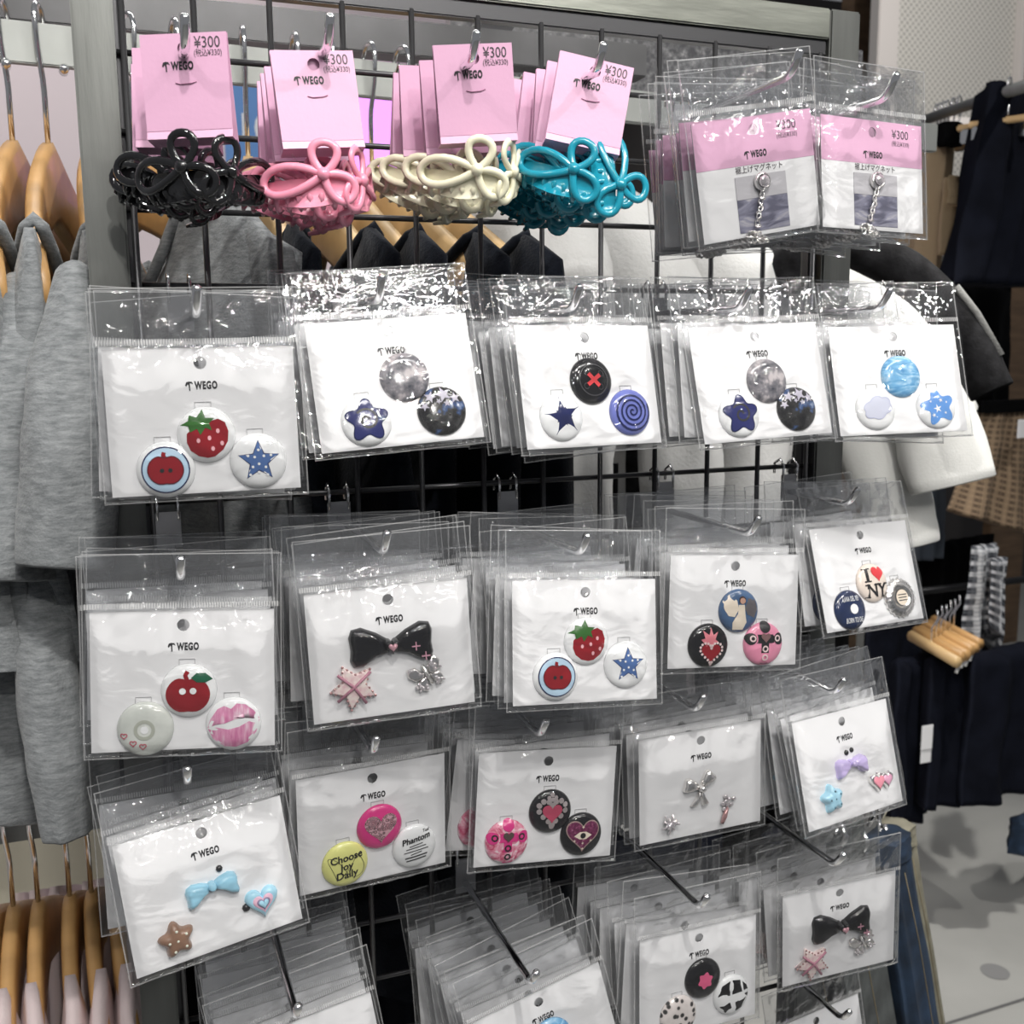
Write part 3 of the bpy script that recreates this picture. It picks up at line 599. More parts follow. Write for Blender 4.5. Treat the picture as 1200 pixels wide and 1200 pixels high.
DES = {
 'B1': [('b', 'strawberry', .001, -.008), ('b', 'apple_button', -.0225, -.027), ('b', 'blue_star', .029, -.0245)],
 'B2': [('b', 'moon', .006, .002), ('b', 'swirl_star', -.022, -.024), ('b', 'galaxy', .027, -.022)],
 'B3': [('b', 'stitch_button', .001, .003), ('b', 'navy_star', -.025, -.021), ('b', 'spiral', .029, -.0195)],
 'B4': [('b', 'moon', .004, .000), ('b', 'swirl_star', -.0225, -.023), ('b', 'galaxy', .025, -.022)],
 'B5': [('b', 'sea', .002, .002), ('b', 'cloud', -.022, -.022), ('b', 'sky_star', .028, -.023)],
 'C1': [('b', 'apple_leaf', .003, -.006), ('b', 'disc', -.022, -.028), ('b', 'lips', .0285, -.027)],
 'C2': [('c', 'bow_black', .000, .003, 0), ('c', 'plaid_star', -.026, -.020, 0), ('c', 'butterfly', .022, -.019, -.1)],
 'C3': [('b', 'strawberry', .000, .000), ('b', 'apple_button', -.0225, -.023), ('b', 'blue_star', .029, -.017)],
 'C4': [('b', 'angel', .003, .000), ('b', 'flame_heart', -.021, -.025), ('b', 'cross', .024, -.025)],
 'C5': [('b', 'ny', .002, -.007), ('b', 'navy_disc', -.026, -.026), ('b', 'cap', .029, -.022)],
 'D1': [('c', 'bow_blue', .000, -.001, -.05), ('c', 'flower_brown', -.026, -.026, 0), ('c', 'heart_layer', .029, -.022, 0)],
 'D2': [('b', 'leopard_heart', .004, -.003), ('b', 'choose', -.021, -.025), ('b', 'phantom', .029, -.023)],
 'D3': [('b', 'jewel_heart', .003, -.004), ('b', 'cross_pink', -.029, -.024), ('b', 'eye_heart', .028, -.023)],
 'D4': [('c', 'silver_bow', -.001, -.004, 0), ('c', 'silver_burst', -.028, -.027, 0), ('c', 'silver_drop', .022, -.024, 0)],
 'D5': [('c', 'bow_lilac', .001, .000, 0), ('c', 'flower_sky', -.025, -.022, 0), ('c', 'double_heart', .030, -.021, .05)],
 'E1': [('b', 'moon', .004, .000), ('b', 'swirl_star', -.0225, -.023), ('b', 'galaxy', .025, -.022)],
 'E2': [('b', 'sea', .002, .002), ('b', 'cloud', -.022, -.022), ('b', 'sky_star', .028, -.023)],
 'E3': [('b', 'black_rose', .003, .000), ('b', 'leopard', -.019, -.025), ('b', 'windows', .029, -.019)],
 'E4': [('c', 'bow_black', .001, .003, 0), ('c', 'plaid_star', -.026, -.024, 0), ('c', 'butterfly', .022, -.017, -.1)],
 'E5': [('c', 'bow_lilac', .001, .000, 0), ('c', 'flower_sky', -.025, -.022, 0), ('c', 'double_heart', .030, -.021, .05)]}
def slot_mesh():
    mb = MB(); t = .0003
    for c, d in (((-.0045, -.0005, .0), (t, .0004, .004)), ((.0045, -.0005, .0), (t, .0004, .004)), ((0, -.0005, .002), (.009, .0004, t))): mb.box(c, d)
    return mb.data('tab_slot')
SLOT = slot_mesh(); SLOTM = C('slot_grey', (.45, .45, .46), .6)
def make_pack(key, name, full, v):
    root = empty(name); ch = DES[key][0][0] == 'c'
    ps = POUCHC if ch else POUCH
    card = put('card', CARD, CARDW, root); lg = put('logo', LOGO, INK, card, (0, -.0005, CH / 2 - .0215))
    for it in DES[key]:
        if it[0] == 'b':
            add_badge(root, it[1], it[2], it[3], prints=full)
            if full: put('tab_slot', SLOT, SLOTM, card, (it[2] - .001, 0, it[3] + BR + .0005))
        else: add_charm(root, it[1], it[2], it[3], it[4], parts=full)
    put('pouch', ps[v % len(ps)], FILM, root); put('seal_strip', STRIPM, STRIP, root, (0, 0, CH / 2 + .0035)); put('edge_seal', SEALM, EDGE, root)
    return root
# pose of the front pack of each hook: x, y, z of the card's centre, yaw, pitch, roll (degrees)
POSE = {
'B1':(0.0320,-0.1400,-0.2343,-6.1,-3,-0.8),'B2':(0.1531,-0.1108,-0.2152,-4.5,-15.5,-4.0),'B3':(0.2867,-0.1163,-0.2205,5.6,-13.5,0.1),'B4':(0.4179,-0.1243,-0.2202,-1.9,-14.9,-2.5),
'B5':(0.5369,-0.1269,-0.2210,-9.0,-16.2,-0.9),'C1':(0.0125,-0.1374,-0.3878,-9.7,-5.7,2.0),'C2':(0.1404,-0.1318,-0.3854,-4.0,-3.6,-2.0),'C3':(0.2738,-0.1390,-0.3921,-2.1,-10.9,3.7),
'C4':(0.4018,-0.1216,-0.3878,-4.1,-5.9,3.6),'C5':(0.5502,-0.0864,-0.3808,5.9,-18.1,0.5),'D1':(0.0218,-0.1216,-0.5276,8.0,-10.8,-4.9),'D2':(0.1318,-0.1007,-0.5156,4.7,1.8,0),
'D3':(0.2559,-0.1102,-0.5201,-2.4,-2.5,4.5),'D4':(0.3834,-0.1104,-0.5225,-0.7,-0.4,-1.2),'D5':(0.5086,-0.1244,-0.5217,9.4,-15.0,-0.4),'E3':(0.3786,-0.1208,-0.6785,2.2,-3.3,1.3),
'E4':(0.5167,-0.1118,-0.6718,-4.8,2.4,-3.3),'A1':(0.0340,-0.1233,-0.0481,-22,-0.6,-1.5),'A2':(0.1086,-0.1197,-0.0493,-0.2,-5.8,-4.6),'A3':(0.2047,-0.1271,-0.0407,-6.9,5.9,-4.9),
'A4':(0.2804,-0.1294,-0.0417,-11.4,-5.8,11.3),'A5':(0.4043,-0.1333,-0.0806,-1.1,1.7,-9.8),'A6':(0.5047,-0.1282,-0.0749,3.4,-6.5,1.1),
'E1':(0.0800,-0.1050,-0.690,2,-6,-8),'E2':(0.2560,-0.1150,-0.704,0,-6,-13),'E5':(0,-0.030,0,4,-10,-4)}
_p = at(962, 1236, -.03); POSE['E5'] = (_p.x, -.03, _p.z - ZO, 4, -10, -4)
HOOKPX = {'A1':(217,13),'A2':(389,13),'A3':(562,33),'A4':(712,47),'A5':(943,55),'A6':(1057,83),'B1':(231,334),'B2':(450,321),'B3':(683,333),'B4':(883,335),'B5':(1049,337),
'C1':(212,654),'C2':(456,624),'C3':(692,627),'C4':(894,606),'C5':(1010,572),'D1':(220,902),'D2':(443,866),'D3':(643,846),'D4':(829,817),'D5':(994,797),'E1':(351,1183),'E2':(632,1143),'E3':(833,1053),'E4':(994,1003),'E5':(1000,1188)}
HOOK = {'A1':(0.0334,-0.0161),'A2':(0.1119,-0.0081),'A3':(0.1996,-0.0096),'A4':(0.2830,-0.0085),'A5':(0.4267,-0.0001),'A6':(0.5072,-0.0089),'B1':(0.0316,-0.1599),'B2':(0.1375,-0.1514),'B3':(0.2658,-0.1558),
'B4':(0.3919,-0.1561),'B5':(0.5100,-0.1560),'C1':(0.0144,-0.3127),'C2':(0.1361,-0.3060),'C3':(0.2715,-0.3175),'C4':(0.4045,-0.3144),'C5':(0.5260,-0.3056),'D1':(0.0110,-0.4393),'D2':(0.1257,-0.4376),
'D3':(0.2411,-0.4426),'D4':(0.3626,-0.4407),'D5':(0.4836,-0.4433),'E1':(0.0696,-0.6086),'E2':(0.2339,-0.6239),'E3':(0.3690,-0.5947),'E4':(0.4913,-0.5845),'E5':(0.5030,-0.7210)}
COUNT = {'B1': 5, 'B2': 6, 'B3': 10, 'B4': 9, 'B5': 6, 'C1': 6, 'C2': 9, 'C3': 10, 'C4': 9, 'C5': 4, 'D1': 4, 'D2': 4, 'D3': 8, 'D4': 7, 'D5': 7, 'E1': 8, 'E2': 9, 'E3': 6, 'E4': 4, 'E5': 1, 'A5': 8, 'A6': 7, 'A1': 3, 'A2': 4, 'A3': 4, 'A4': 6}
WHAT = {'B1': 'strawberry badge pack beside the left post', 'B2': 'moon badge pack next to the left strawberry pack', 'B3': 'stitched black button badge pack', 'B4': 'moon badge pack beside the cloud badge pack', 'B5': 'cloud and sea badge pack',
 'C1': 'red apple and pink lips badge pack', 'C2': 'black bow pack in the middle row', 'C3': 'strawberry badge pack below the stitched button pack', 'C4': 'winged figure badge pack', 'C5': 'I heart NY badge pack', 'D1': 'pale blue bow charm pack',
 'D2': 'yellow lettered badge pack', 'D3': 'jewelled heart badge pack', 'D4': 'silver bow charm pack', 'D5': 'lilac bow charm pack', 'E1': 'bottom stack under the yellow badge pack', 'E2': 'bottom stack under the jewelled heart pack', 'E3': 'black window badge pack at the bottom', 'E4': 'black bow pack at bottom right', 'E5': 'lowest pack at bottom right',
 'A1': 'black hair claw', 'A2': 'pink hair claw', 'A3': 'cream hair claw', 'A4': 'teal hair claw', 'A5': 'left hem magnet pack', 'A6': 'right hem magnet pack'}
FRONT = {'B1': 'clear bag of strawberry, apple and star badges on white card beside left post', 'B2': 'clear bag of moon, star and galaxy badges next to the left strawberry pack', 'B3': 'clear bag with stitched black button, navy star and spiral badges', 'B4': 'clear bag of moon, swirl star and galaxy badges beside the cloud pack', 'B5': 'clear bag of sea, cloud and sky star badges at row end',
 'C1': 'clear bag with red apple, grey disc and pink lips badges', 'C2': 'clear bag with black bow, checked star and butterfly in the middle row', 'C3': 'clear bag of strawberry, apple and star badges below stitched button pack', 'C4': 'clear bag with winged figure, flaming heart and cross badges', 'C5': 'clear bag with I heart NY badge, navy disc and bottle cap', 'D1': 'tilted clear bag with pale blue bow, brown flower and heart charms',
 'D2': 'clear bag with yellow lettered, magenta heart and white lettered badges', 'D3': 'clear bag with jewelled heart, pink cross and eye heart badges', 'D4': 'clear bag with silver bow and two small stone charms', 'D5': 'clear bag with lilac bow, blue flower and double heart charms', 'E1': 'front clear bag of bottom stack under the yellow badge pack', 'E2': 'front clear bag of bottom stack under the jewelled heart pack', 'E3': 'clear bag with black, leopard and window badges at the bottom', 'E4': 'clear bag with black bow charms at bottom right', 'E5': 'lowest clear bag at bottom right, beside the jeans',
 'A1': 'pink price card holding glossy black ribbon hair claw', 'A2': 'pink price card holding the front light pink ribbon hair claw', 'A3': 'pink price card holding the front cream ribbon hair claw', 'A4': 'tilted pink price card holding the front teal ribbon hair claw', 'A5': 'clear bag with pink topped hem magnet card, left of two', 'A6': 'clear bag with pink topped hem magnet card, right of two'}
ORD = ['', 'second', 'third', 'fourth', 'fifth', 'sixth', 'seventh', 'eighth', 'ninth', 'tenth']
def rotm(y, p, r): return Matrix.Rotation(R_(y), 3, 'Z') @ Matrix.Rotation(R_(p), 3, 'X') @ Matrix.Rotation(R_(r), 3, 'Y')

# ================================================================== STRUCTURE
def rackmat(): return STEEL
# floor
FLOORM = mat('floor_concrete', (.42, .42, .40), .55, var=.10, vscale=3.5, bump=.08, bscale=40)
mb = MB(); mb.add([(-3, -3, 0), (6, -3, 0), (6, 6, 0), (-3, 6, 0)], [(0, 1, 2, 3)]); fl = tag(mb.build('floor', FLOORM), 'pale grey concrete floor of the shop', kind='structure')
mb = MB(); a, b = at(1120, 1200, 0), at(1200, 1172, 0)
def floor_pt(u, v):
    ray = fw * FPX + rt * (u - 600) + up * (600 - v); return CAM + ray * ((0 - CAM.z) / ray.z)
p1, p2 = floor_pt(1100, 1203), floor_pt(1210, 1168); d = (p2 - p1).normalized(); n_ = Vector((-d.y, d.x, 0)) * .004
mb.add([p1 - d * 2 - n_ + Vector((0, 0, .001)), p2 + d * 3 - n_ + Vector((0, 0, .001)), p2 + d * 3 + n_ + Vector((0, 0, .001)), p1 - d * 2 + n_ + Vector((0, 0, .001))], [(0, 1, 2, 3)]); mb.build('floor_joint', C('joint_dark', (.12, .12, .12), .8), fl)
p = floor_pt(1166, 1139); mb = MB(); mb.add([(p.x + .032 * math.cos(k * PI / 12), p.y + .032 * math.sin(k * PI / 12), .0015) for k in range(24)], [tuple(range(24))]); mb.build('floor_disc', C('disc_grey', (.25, .25, .25), .6), fl)
# walls
mb = MB(); mb.add([(-3, 2.0, 0), (1.0, 2.0, 0), (1.0, 2.0, 3.2), (-3, 2.0, 3.2)], [(0, 1, 2, 3)]); tag(mb.build('wall_back', mat('wall_pale_pink', (.80, .70, .74), .7)), 'pale pink back wall of the shop', kind='structure')
mb = MB(); mb.add([(1.0, 4.0, 0), (6, 4.0, 0), (6, 4.0, 3.2), (1.0, 4.0, 3.2)], [(0, 1, 2, 3)]); tag(mb.build('wall_far', mat('wall_dark', (.05, .045, .045), .8)), 'dark far wall behind the clothes racks', kind='structure')
# ------------------------------------------------------------------ display rack with wire grid
rack = tag(empty('display_rack', (.28, 0, 0)), 'raw steel display frame with a dark wire grid carrying the hooks', 'rack')
def rpart(name, mb, m, label=None):
    o = mb.build(name, m, rack, label); o.location = (-.28, 0, 0); return o
mb = MB(); mb.box((-.0135, .012, (ZO + .079) / 2), (.026, .032, ZO + .079), bev=.0015); rpart('post', mb, STEEL)
mb = MB(); mb.box((.572, .012, (ZO + .079) / 2), (.030, .032, ZO + .079), bev=.0015); rpart('post', mb, STEEL)
mb = MB(); mb.box((.2785, .012, ZO + .067), (.556, .032, .024), bev=.0012); rpart('top_beam', mb, STEELH)
mb = MB(); mb.box((.278, .004, ZO + .0485), (.555, .010, .012), bev=.001); rpart('grid_frame_bar', mb, WIRE)
for x in (.0045, .5535):
    mb = MB(); mb.box((x - (.003 if x < .1 else 0), .012, (ZO + .05) / 2), (.005, .010, ZO + .05), bev=.001); rpart('grid_frame_bar', mb, WIRE)
wv = MB().tube([(0, 0, ZO - .98), (0, 0, ZO + .045)], .0021, 8).data('wire'); wv.materials.append(WIRE)
for i in range(1, 12):
    o = put('wire', wv, WIRE, rack, (i * .05 - .28, 0, 0))
o = put('wire', wv, WIRE, rack, (.0045 - .28, -.002, 0))
wh = MB().tube([(0, .004, 0), (.556, .004, 0)], .0021, 8).data('wire'); wh.materials.append(WIRE)
for j in range(0, 19): put('wire', wh, WIRE, rack, (-.28, 0, ZO - j * .05))
# ------------------------------------------------------------------ hooks
hook_of = {}
def hook(key):
    ps = POSE[key]; L = -ps[1] + math.sin(R_(ps[4])) * .055 + .030
    if key in ('E1', 'E2', 'E3', 'E4'): L = .165
    if key == 'E5': L = .10
    if key[0] == 'A': L = -ps[1] + .030
    q = at(*HOOKPX[key], -L); X = q.x; zr = q.z - .0145
    root = tag(empty('display_hook', (X, 0, zr)), 'chrome peg hook holding the ' + WHAT[key], 'hook', 'chrome hooks on the wire grid')
    pts = [(0, -.004, 0), (0, -(L - .022), 0)]
    for k in range(1, 7): a = k / 6 * R_(52); pts.append((0, -(L - .022) - .014 * math.sin(a), .014 * (1 - math.cos(a))))
    e = Vector(pts[-1]); pts.append(tuple(e + Vector((0, -.0062, .0082))))
    e = Vector(pts[-1]); pts.append(tuple(e + Vector((0, -.0007, .0009))))
    MB().tube(pts, [.0027] * (len(pts) - 1) + [.0014], 12).build('rod', CHROME, root)
    zw = math.ceil((zr - ZO) / .05 + .15) * .05 + ZO - zr; 
    if zw > .05: zw -= .05
    mb = MB(); mb.box((0, -.0042, (zw - .006) / 2 - .004), (.017, .0016, zw + .002), bev=.0005); mb.build('back_plate', C('plate_steel', (.45, .45, .46), .35, metal=.8), root)
    for s in (-1, 1):
        MB().tube([(s * .007, -.0045, zw - .012), (s * .007, -.0050, zw + .002), (s * .007, .001, zw + .0072), (s * .007, .0085, zw + .003), (s * .007, .0088, zw - .006)], .0012, 6).build('prong', CHROME, root)
    hook_of[key] = (Vector((X, 0, zr)), L)
for k in HOOK: hook(k)
# ------------------------------------------------------------------ badge and charm packs
def copy_tree(o, parent=None):
    c = o.copy(); COL.objects.link(c); c.parent = parent
    for ch in o.children: copy_tree(ch, c)
    return c
GROUPS = {'B': 'packs on the upper badge row', 'C': 'packs on the middle row', 'D': 'packs on the fourth row', 'E': 'packs on the bottom row', 'A': 'packs on the top row'}
def stack(key, front, rear, hzl_min, hzl_max, step, catg, half=None):
    x, y, z, ya, pi_, ro = POSE[key]; n = COUNT[key]; hp, L = hook_of[key]; rr = random.Random(hash_(key))
    c0 = Vector((x, y, z + ZO)); R0 = rotm(ya, pi_, ro); hz = max(hzl_min, min(hzl_max, (hp.z - c0.z))); h0 = c0 + R0 @ Vector((0, 0, hz))
    for k in range(n):
        o = front if k == 0 else (rear if k == 1 else copy_tree(rear))
        if k == 0: Rk = R0; ck = c0
        else:
            f = 1 - .75 * k / max(1, n); t = k / max(1, n - 1)
            Rk = rotm(ya * f + rr.uniform(-1.8, 1.8), pi_ * f + rr.uniform(-1.0, 1.0), ro * f + rr.uniform(-4.5, 4.5))
            hk = Vector((h0.x + (hp.x - h0.x) * t + rr.uniform(-.0035, .0035), h0.y + step * k, h0.z + (hp.z - h0.z) * t * .6 + rr.uniform(-.003, .002)))
            ck = hk - Rk @ Vector((0, 0, hz))
        o.matrix_world = Matrix.Translation(ck) @ Rk.to_4x4()
        lab = FRONT[key] if k == 0 else '%s bag from the front %s the %s' % (ORD[k], 'of' if key in ('E1', 'E2') else 'behind', WHAT[key])
        if k and key in ('A1', 'A2', 'A3', 'A4'): lab = '%s pink price card from the front on the %s hook' % (ORD[k], WHAT[key])
        tag(o, lab, catg, GROUPS[key[0]])
        if k > 1 and key not in ('A1', 'A2', 'A3', 'A4'):
            for ch in o.children:
                if ch.name.startswith('pouch'): ch.data = (POUCHM if key in ('A5', 'A6') else (POUCHC if DES[key][0][0] == 'c' else POUCH))[k % 2]
def hash_(s): return sum(ord(c) * 31 ** i for i, c in enumerate(s))
for pm in POUCH + POUCHC: pm.materials.append(FILM)
for i, key in enumerate(DES):
    n = COUNT[key]; ch = DES[key][0][0] == 'c'
    front = make_pack(key, 'charm_pack' if ch else 'badge_pack', True, i + 1)
    rear = make_pack(key, 'charm_pack' if ch else 'badge_pack', False, i + 2) if n > 1 else None
    step = min(.0145, (.072 if key == 'C5' else .112) / max(1, n - 1))
    stack(key, front, rear, CH / 2 + .010, CH / 2 + .026, step, 'badge pack' if not ch else 'charm pack')
# ------------------------------------------------------------------ hem magnet packs
MW, MH = .093, .078
MCARD = card_mesh(MW, MH, [(0, MH / 2 - .0085, .0036)]); MCARD.materials.append(CARDW)
POUCHM = [pouch_mesh(MW, MH, .040, .0075, 21 + k) for k in range(2)]
for pm in POUCHM: pm.materials.append(FILM)
MSTRIP = strip_mesh(MW); MSEAL = seal_mesh(MW, MH, .040)
DENIM = ramp_mat('print_denim_photo', [(.38, (.10, .10, .15)), (.5, (.24, .24, .32)), (.6, (.44, .43, .47))], 60, rough=.5, dist=1.0, coat=0, stretch=(.6, 1, 1.8))
def chain_mesh():
    mb = MB(); pts = []; rr = random.Random(2)
    for k in range(14): pts.append((.001 * math.sin(k * .4) + .002 - .0004 * k, .010 - .0022 * k))
    for k in range(20): a = k * .55; pts.append((-.006 + .008 * math.cos(a) * (.4 + k * .03) + .001, -.0215 - .0035 * math.sin(a * 1.3) - .0012 * rr.random() - .004))
    for k, (x, z) in enumerate(pts):
        q = []; a0 = rr.uniform(0, PI); til = .9 if k % 2 else -.3
        for t in range(8): a = t * PI / 4; u, v = .0022 * math.cos(a), .0014 * math.sin(a); q.append((x + u * math.cos(a0) - v * math.sin(a0) * math.cos(til), -.0022 - v * math.sin(til) - .0008 * (k % 3), z + u * math.sin(a0) + v * math.cos(a0) * math.cos(til)))
        mb.tube(q, .00055, 5, closed=True)
    return mb.data('chain')
CHAIN = chain_mesh(); CHAIN.materials.append(SILV)
def magnet_pack(full, v):
    root = empty('magnet_pack'); card = put('card', MCARD, CARDW, root)
    q = card_mesh(MW, .031, [(0, .0155 - .0085, .0036)], .0001); q.materials.append(PINK); o = put('pink_header', q, PINK, card, (0, -.0004, MH / 2 - .0155))
    put('logo', LOGO, INK, card, (0, -.0006, MH / 2 - .0245))
    if full:
        mb = MB(); flat_text(mb, '¥300', .0085, .026, MH / 2 - .0085, -.0006, sx=.9); flat_text(mb, '(税込¥330)', .0042, .026, MH / 2 - .0150, -.0006, sx=.85); mb.build('price_print', C('print_grey', (.06, .05, .06), .5), card)
        mb = MB(); flat_text(mb, '裾上げマグネット', .0050, .002, MH / 2 - .0340, -.0006, sx=.95); mb.build('name_print', C('print_grey', (.06, .05, .06), .5), card)
        mb = MB(); mb.box((.002, -.0005, -.0175), (.040, .0002, .037)); ph = mb.build('photo_print', DENIM, card)
        mb = MB(); mb.box((.002, -.0007, -.0065), (.040, .0002, .015)); mb.build('photo_sky', C('photo_grey', (.50, .49, .52), .5), card)
    mb = MB(); mb.lathe([(.0058, 0), (.0062, .002), (.0060, .0038), (.0046, .0046), (.0044, .004)], 20, (.002, 0, .0005 - .0045)); bt = mb.build('magnet_button', SILV, root)
    if full: mb = MB(); mb.lathe([(.0044, .004), (.0040, .0055), (.0022, .0064), (.0002, .0065)], 8, (.002, 0, .0005 - .0045)); mb.build('gem', GEM, bt)
    o = put('chain', CHAIN, SILV, root, (-.001, 0, -.014))
    put('pouch', POUCHM[v % 2], FILM, root); put('seal_strip', MSTRIP, STRIP, root, (0, 0, MH / 2 + .006)); put('edge_seal', MSEAL, EDGE, root)
    return root
for i, key in enumerate(('A5', 'A6')):
    stack(key, magnet_pack(True, i), magnet_pack(False, i + 1), MH / 2 + .012, MH / 2 + .030, .0145, 'magnet pack')
# ------------------------------------------------------------------ hair claws on folded pink cards
PCARD = card_mesh(.049, .052, [(0, .018, .0036)], .0005)
def fold_mesh():
    V = []; F = []; pr = [(0, -.026), (-.0012, -.0305), (.011, -.0325), (.0085, -.020), (.0022, .026), (.0017, .026), (.0080, -.020), (.0103, -.0319), (-.0006, -.0300), (.0004, -.026)]
    n = len(pr)
    for x in (-.0245, .0245):
        for y, z in pr: V.append((x, y, z))
    for k in range(n): F.append((k, (k + 1) % n, n + (k + 1) % n, n + k)[::-1])
    F += [tuple(range(n)), tuple(range(n, 2 * n))[::-1]]
    return mesh('back_fold', V, F)
PFOLD = fold_mesh(); PCARD.materials.append(PINK); PFOLD.materials.append(PINK)
def tear(L, W, ang, bend=.0, n=22, tip=0):
    P = []
    for k in range(n):
        t = 2 * PI * k / n; x = L * (1 - math.cos(t)) / 2; z = W * math.sin(t) * math.sin(t / 2) * 1.0
        P.append((x * math.cos(ang) - z * math.sin(ang), bend * (x / L) ** 2, x * math.sin(ang) + z * math.cos(ang)))
    return P
def jaw(mtx, mir):
    out = []; N3 = mtx.to_3x3() @ Vector((0, 1, 0))
    def tr(P): return [mtx @ Vector((p[0] * mir, p[1], p[2])) for p in P]
    for L, W, a, b, r in ((.036, .0105, PI + .10, .012, .0025), (.0185, .0098, R_(84), -.001, .0025), (.0205, .0095, R_(-36), .004, .0025)):
        mb = MB(); mb.tube(tr(tear(L, W, a, b)), r, 8, closed=True, nrm=N3, sy=.65); out.append(('bow_loop', mb))
    mb = MB(); mb.lathe([(.0001, -.001), (.0034, -.001), (.0040, .001), (.0034, .0030), (.0001, .0040)], 12)
    mb.v = [mtx @ v for v in mb.v]; out.append(('knot', mb))
    # curved plate that carries the teeth
    mb = MB(); V = []; F = []; nx = 12
    for i in range(nx + 1):
        t = i / nx; x = -.034 + t * .050; y0 = .013 * ((x) / .034) ** 2 * (1 if x < 0 else .6) + .0025
        zt = -.001 - .001 * t; zb = -.013 - .005 * math.sin(t * PI)
        for z, dy in ((zt, 0), ((zt + zb) / 2, -.0012), (zb, .0015)): V.append((x, y0 + dy, z)); V.append((x, y0 + dy + .0022, z))
    for i in range(nx):
        for k in range(2):
            a = i * 6 + k * 2; b = a + 6; F += [(a, b, b + 2, a + 2)[::-1], (a + 1, a + 3, b + 3, b + 1)[::-1]]
        a = i * 6; F += [(a, a + 1, a + 7, a + 6), (a + 4, a + 10, a + 11, a + 5)]
    F += [(0, 2, 3, 1), (2, 4, 5, 3)]; e = nx * 6; F += [(e, e + 1, e + 3, e + 2), (e + 2, e + 3, e + 5, e + 4)]
    mb.add(tr(V), F, True); out.append(('jaw_plate', mb))
    mb = MB()
    for k in range(7):
        t = k / 6; x = -.029 + t * .040; y0 = .013 * (x / .034) ** 2 + .004
        mb.tube(tr([(x, y0 + .001, -.006), (x + .0004, y0 - .0012, -.012), (x + .001, y0 + .002, -.0160), (x + .001, y0 + .009, -.0170)]), [.0019, .0022, .0021, .0014], 6)
    out.append(('teeth', mb)); return out
def claw_pack(m, full, tilt, variant):
    root = empty('hair_claw_pack')
    c = put('card', PCARD, PINK, root, (0, 0, .003)); put('back_fold', PFOLD, PINK, root, (0, 0, .003))
    if full:
        put('logo', LOGO, INK, c, (-.004, -.0005, .0085))
        mb = MB(); flat_text(mb, '¥300', .0085, .0135, .0205, -.0005, sx=.85); flat_text(mb, '(税込¥330)', .0044, .0135, .0150, -.0005, sx=.78); mb.build('price_print', C('print_grey', (.06, .05, .06), .5), c)
        mb = MB(); mb.tube([(-.006, -.0004, -.0005), (-.003, -.0006, -.0012), (.003, -.0006, -.0009), (.006, -.0004, 0)], .0003, 5); mb.build('slit', C('slit_mauve', (.35, .16, .26), .6), c)
    mb = MB(); mb.tube([(-.019, .004, -.029), (-.013, .006, -.038), (-.004, .010, -.043), (.008, .008, -.038), (.018, .004, -.029)], .00035, 5); mb.build('clear_loop', FILM, root)
    mtxA = Matrix.Translation((-.004, -.006, -.044)) @ Matrix.Rotation(R_(-12 + tilt), 4, 'Z') @ Matrix.Rotation(R_(variant * 4), 4, 'Y')
    mtxB = (Matrix.Translation((.028, -.002, -.046)) @ Matrix.Rotation(R_(14), 4, 'Z') @ Matrix.Rotation(R_(78), 4, 'Y')) if variant in (3, 7) else (Matrix.Translation((.021, .004, -.046)) @ Matrix.Rotation(R_(50 + tilt), 4, 'Z') @ Matrix.Rotation(R_(-8 - variant * 4), 4, 'Y'))
    ja = JAWS.setdefault((variant, tilt), [(n_, b_.data(n_)) for mt_, mi in ((mtxA, 1), (mtxB, 1 if variant in (3, 7) else -1)) for n_, b_ in jaw(mt_, mi)])
    for n_, md in ja:
        md2 = JM.setdefault((md.name, m.name), md.copy()); put(n_, md2, m, root)
    mb = MB(); mb.tube([(.004, .008, -.046), (.012, .004, -.050)], .0024, 8); mb.build('spring', SILV, root)
    return root
JAWS = {}; JM = {}
CLAWM = {'A1': C('claw_black', (.008, .008, .009), .08, coat=.8), 'A2': C('claw_pink', (.83, .30, .42), .28, coat=.3), 'A3': C('claw_cream', (.80, .77, .58), .3, coat=.3), 'A4': C('claw_teal', (.012, .27, .38), .18, coat=.5)}
for i, key in enumerate(('A1', 'A2', 'A3', 'A4')):
    stack(key, claw_pack(CLAWM[key], True, 0, i), claw_pack(CLAWM[key], False, 8, i + 4), .015, .026, .112 / COUNT[key], 'hair claw')
# ================================================================== BACKGROUND: hangers and clothes
def heather(name, a, b, rough=.95):
    m = mat(name, a, rough, sheen=.2, bump=.35, bscale=500); N = m.node_tree.nodes; L = m.node_tree.links; bs = N['Principled BSDF']
    tc = N.new('ShaderNodeTexCoord'); mp = N.new('ShaderNodeMapping'); mp.inputs['Scale'].default_value = (1, 1, 4.5); mp.inputs['Rotation'].default_value = (.25, .15, 0); L.new(tc.outputs['Object'], mp.inputs[0])
    n = N.new('ShaderNodeTexNoise'); n.inputs['Scale'].default_value = 75; n.inputs['Detail'].default_value = 6; n.inputs['Roughness'].default_value = .7; L.new(mp.outputs[0], n.inputs[0])
    r = N.new('ShaderNodeValToRGB'); r.color_ramp.elements[0].position = .35; r.color_ramp.elements[1].position = .66; r.color_ramp.elements[0].color = (*a, 1); r.color_ramp.elements[1].color = (*b, 1)
    L.new(n.outputs[0], r.inputs[0]); L.new(r.outputs[0], bs.inputs['Base Color']); return m
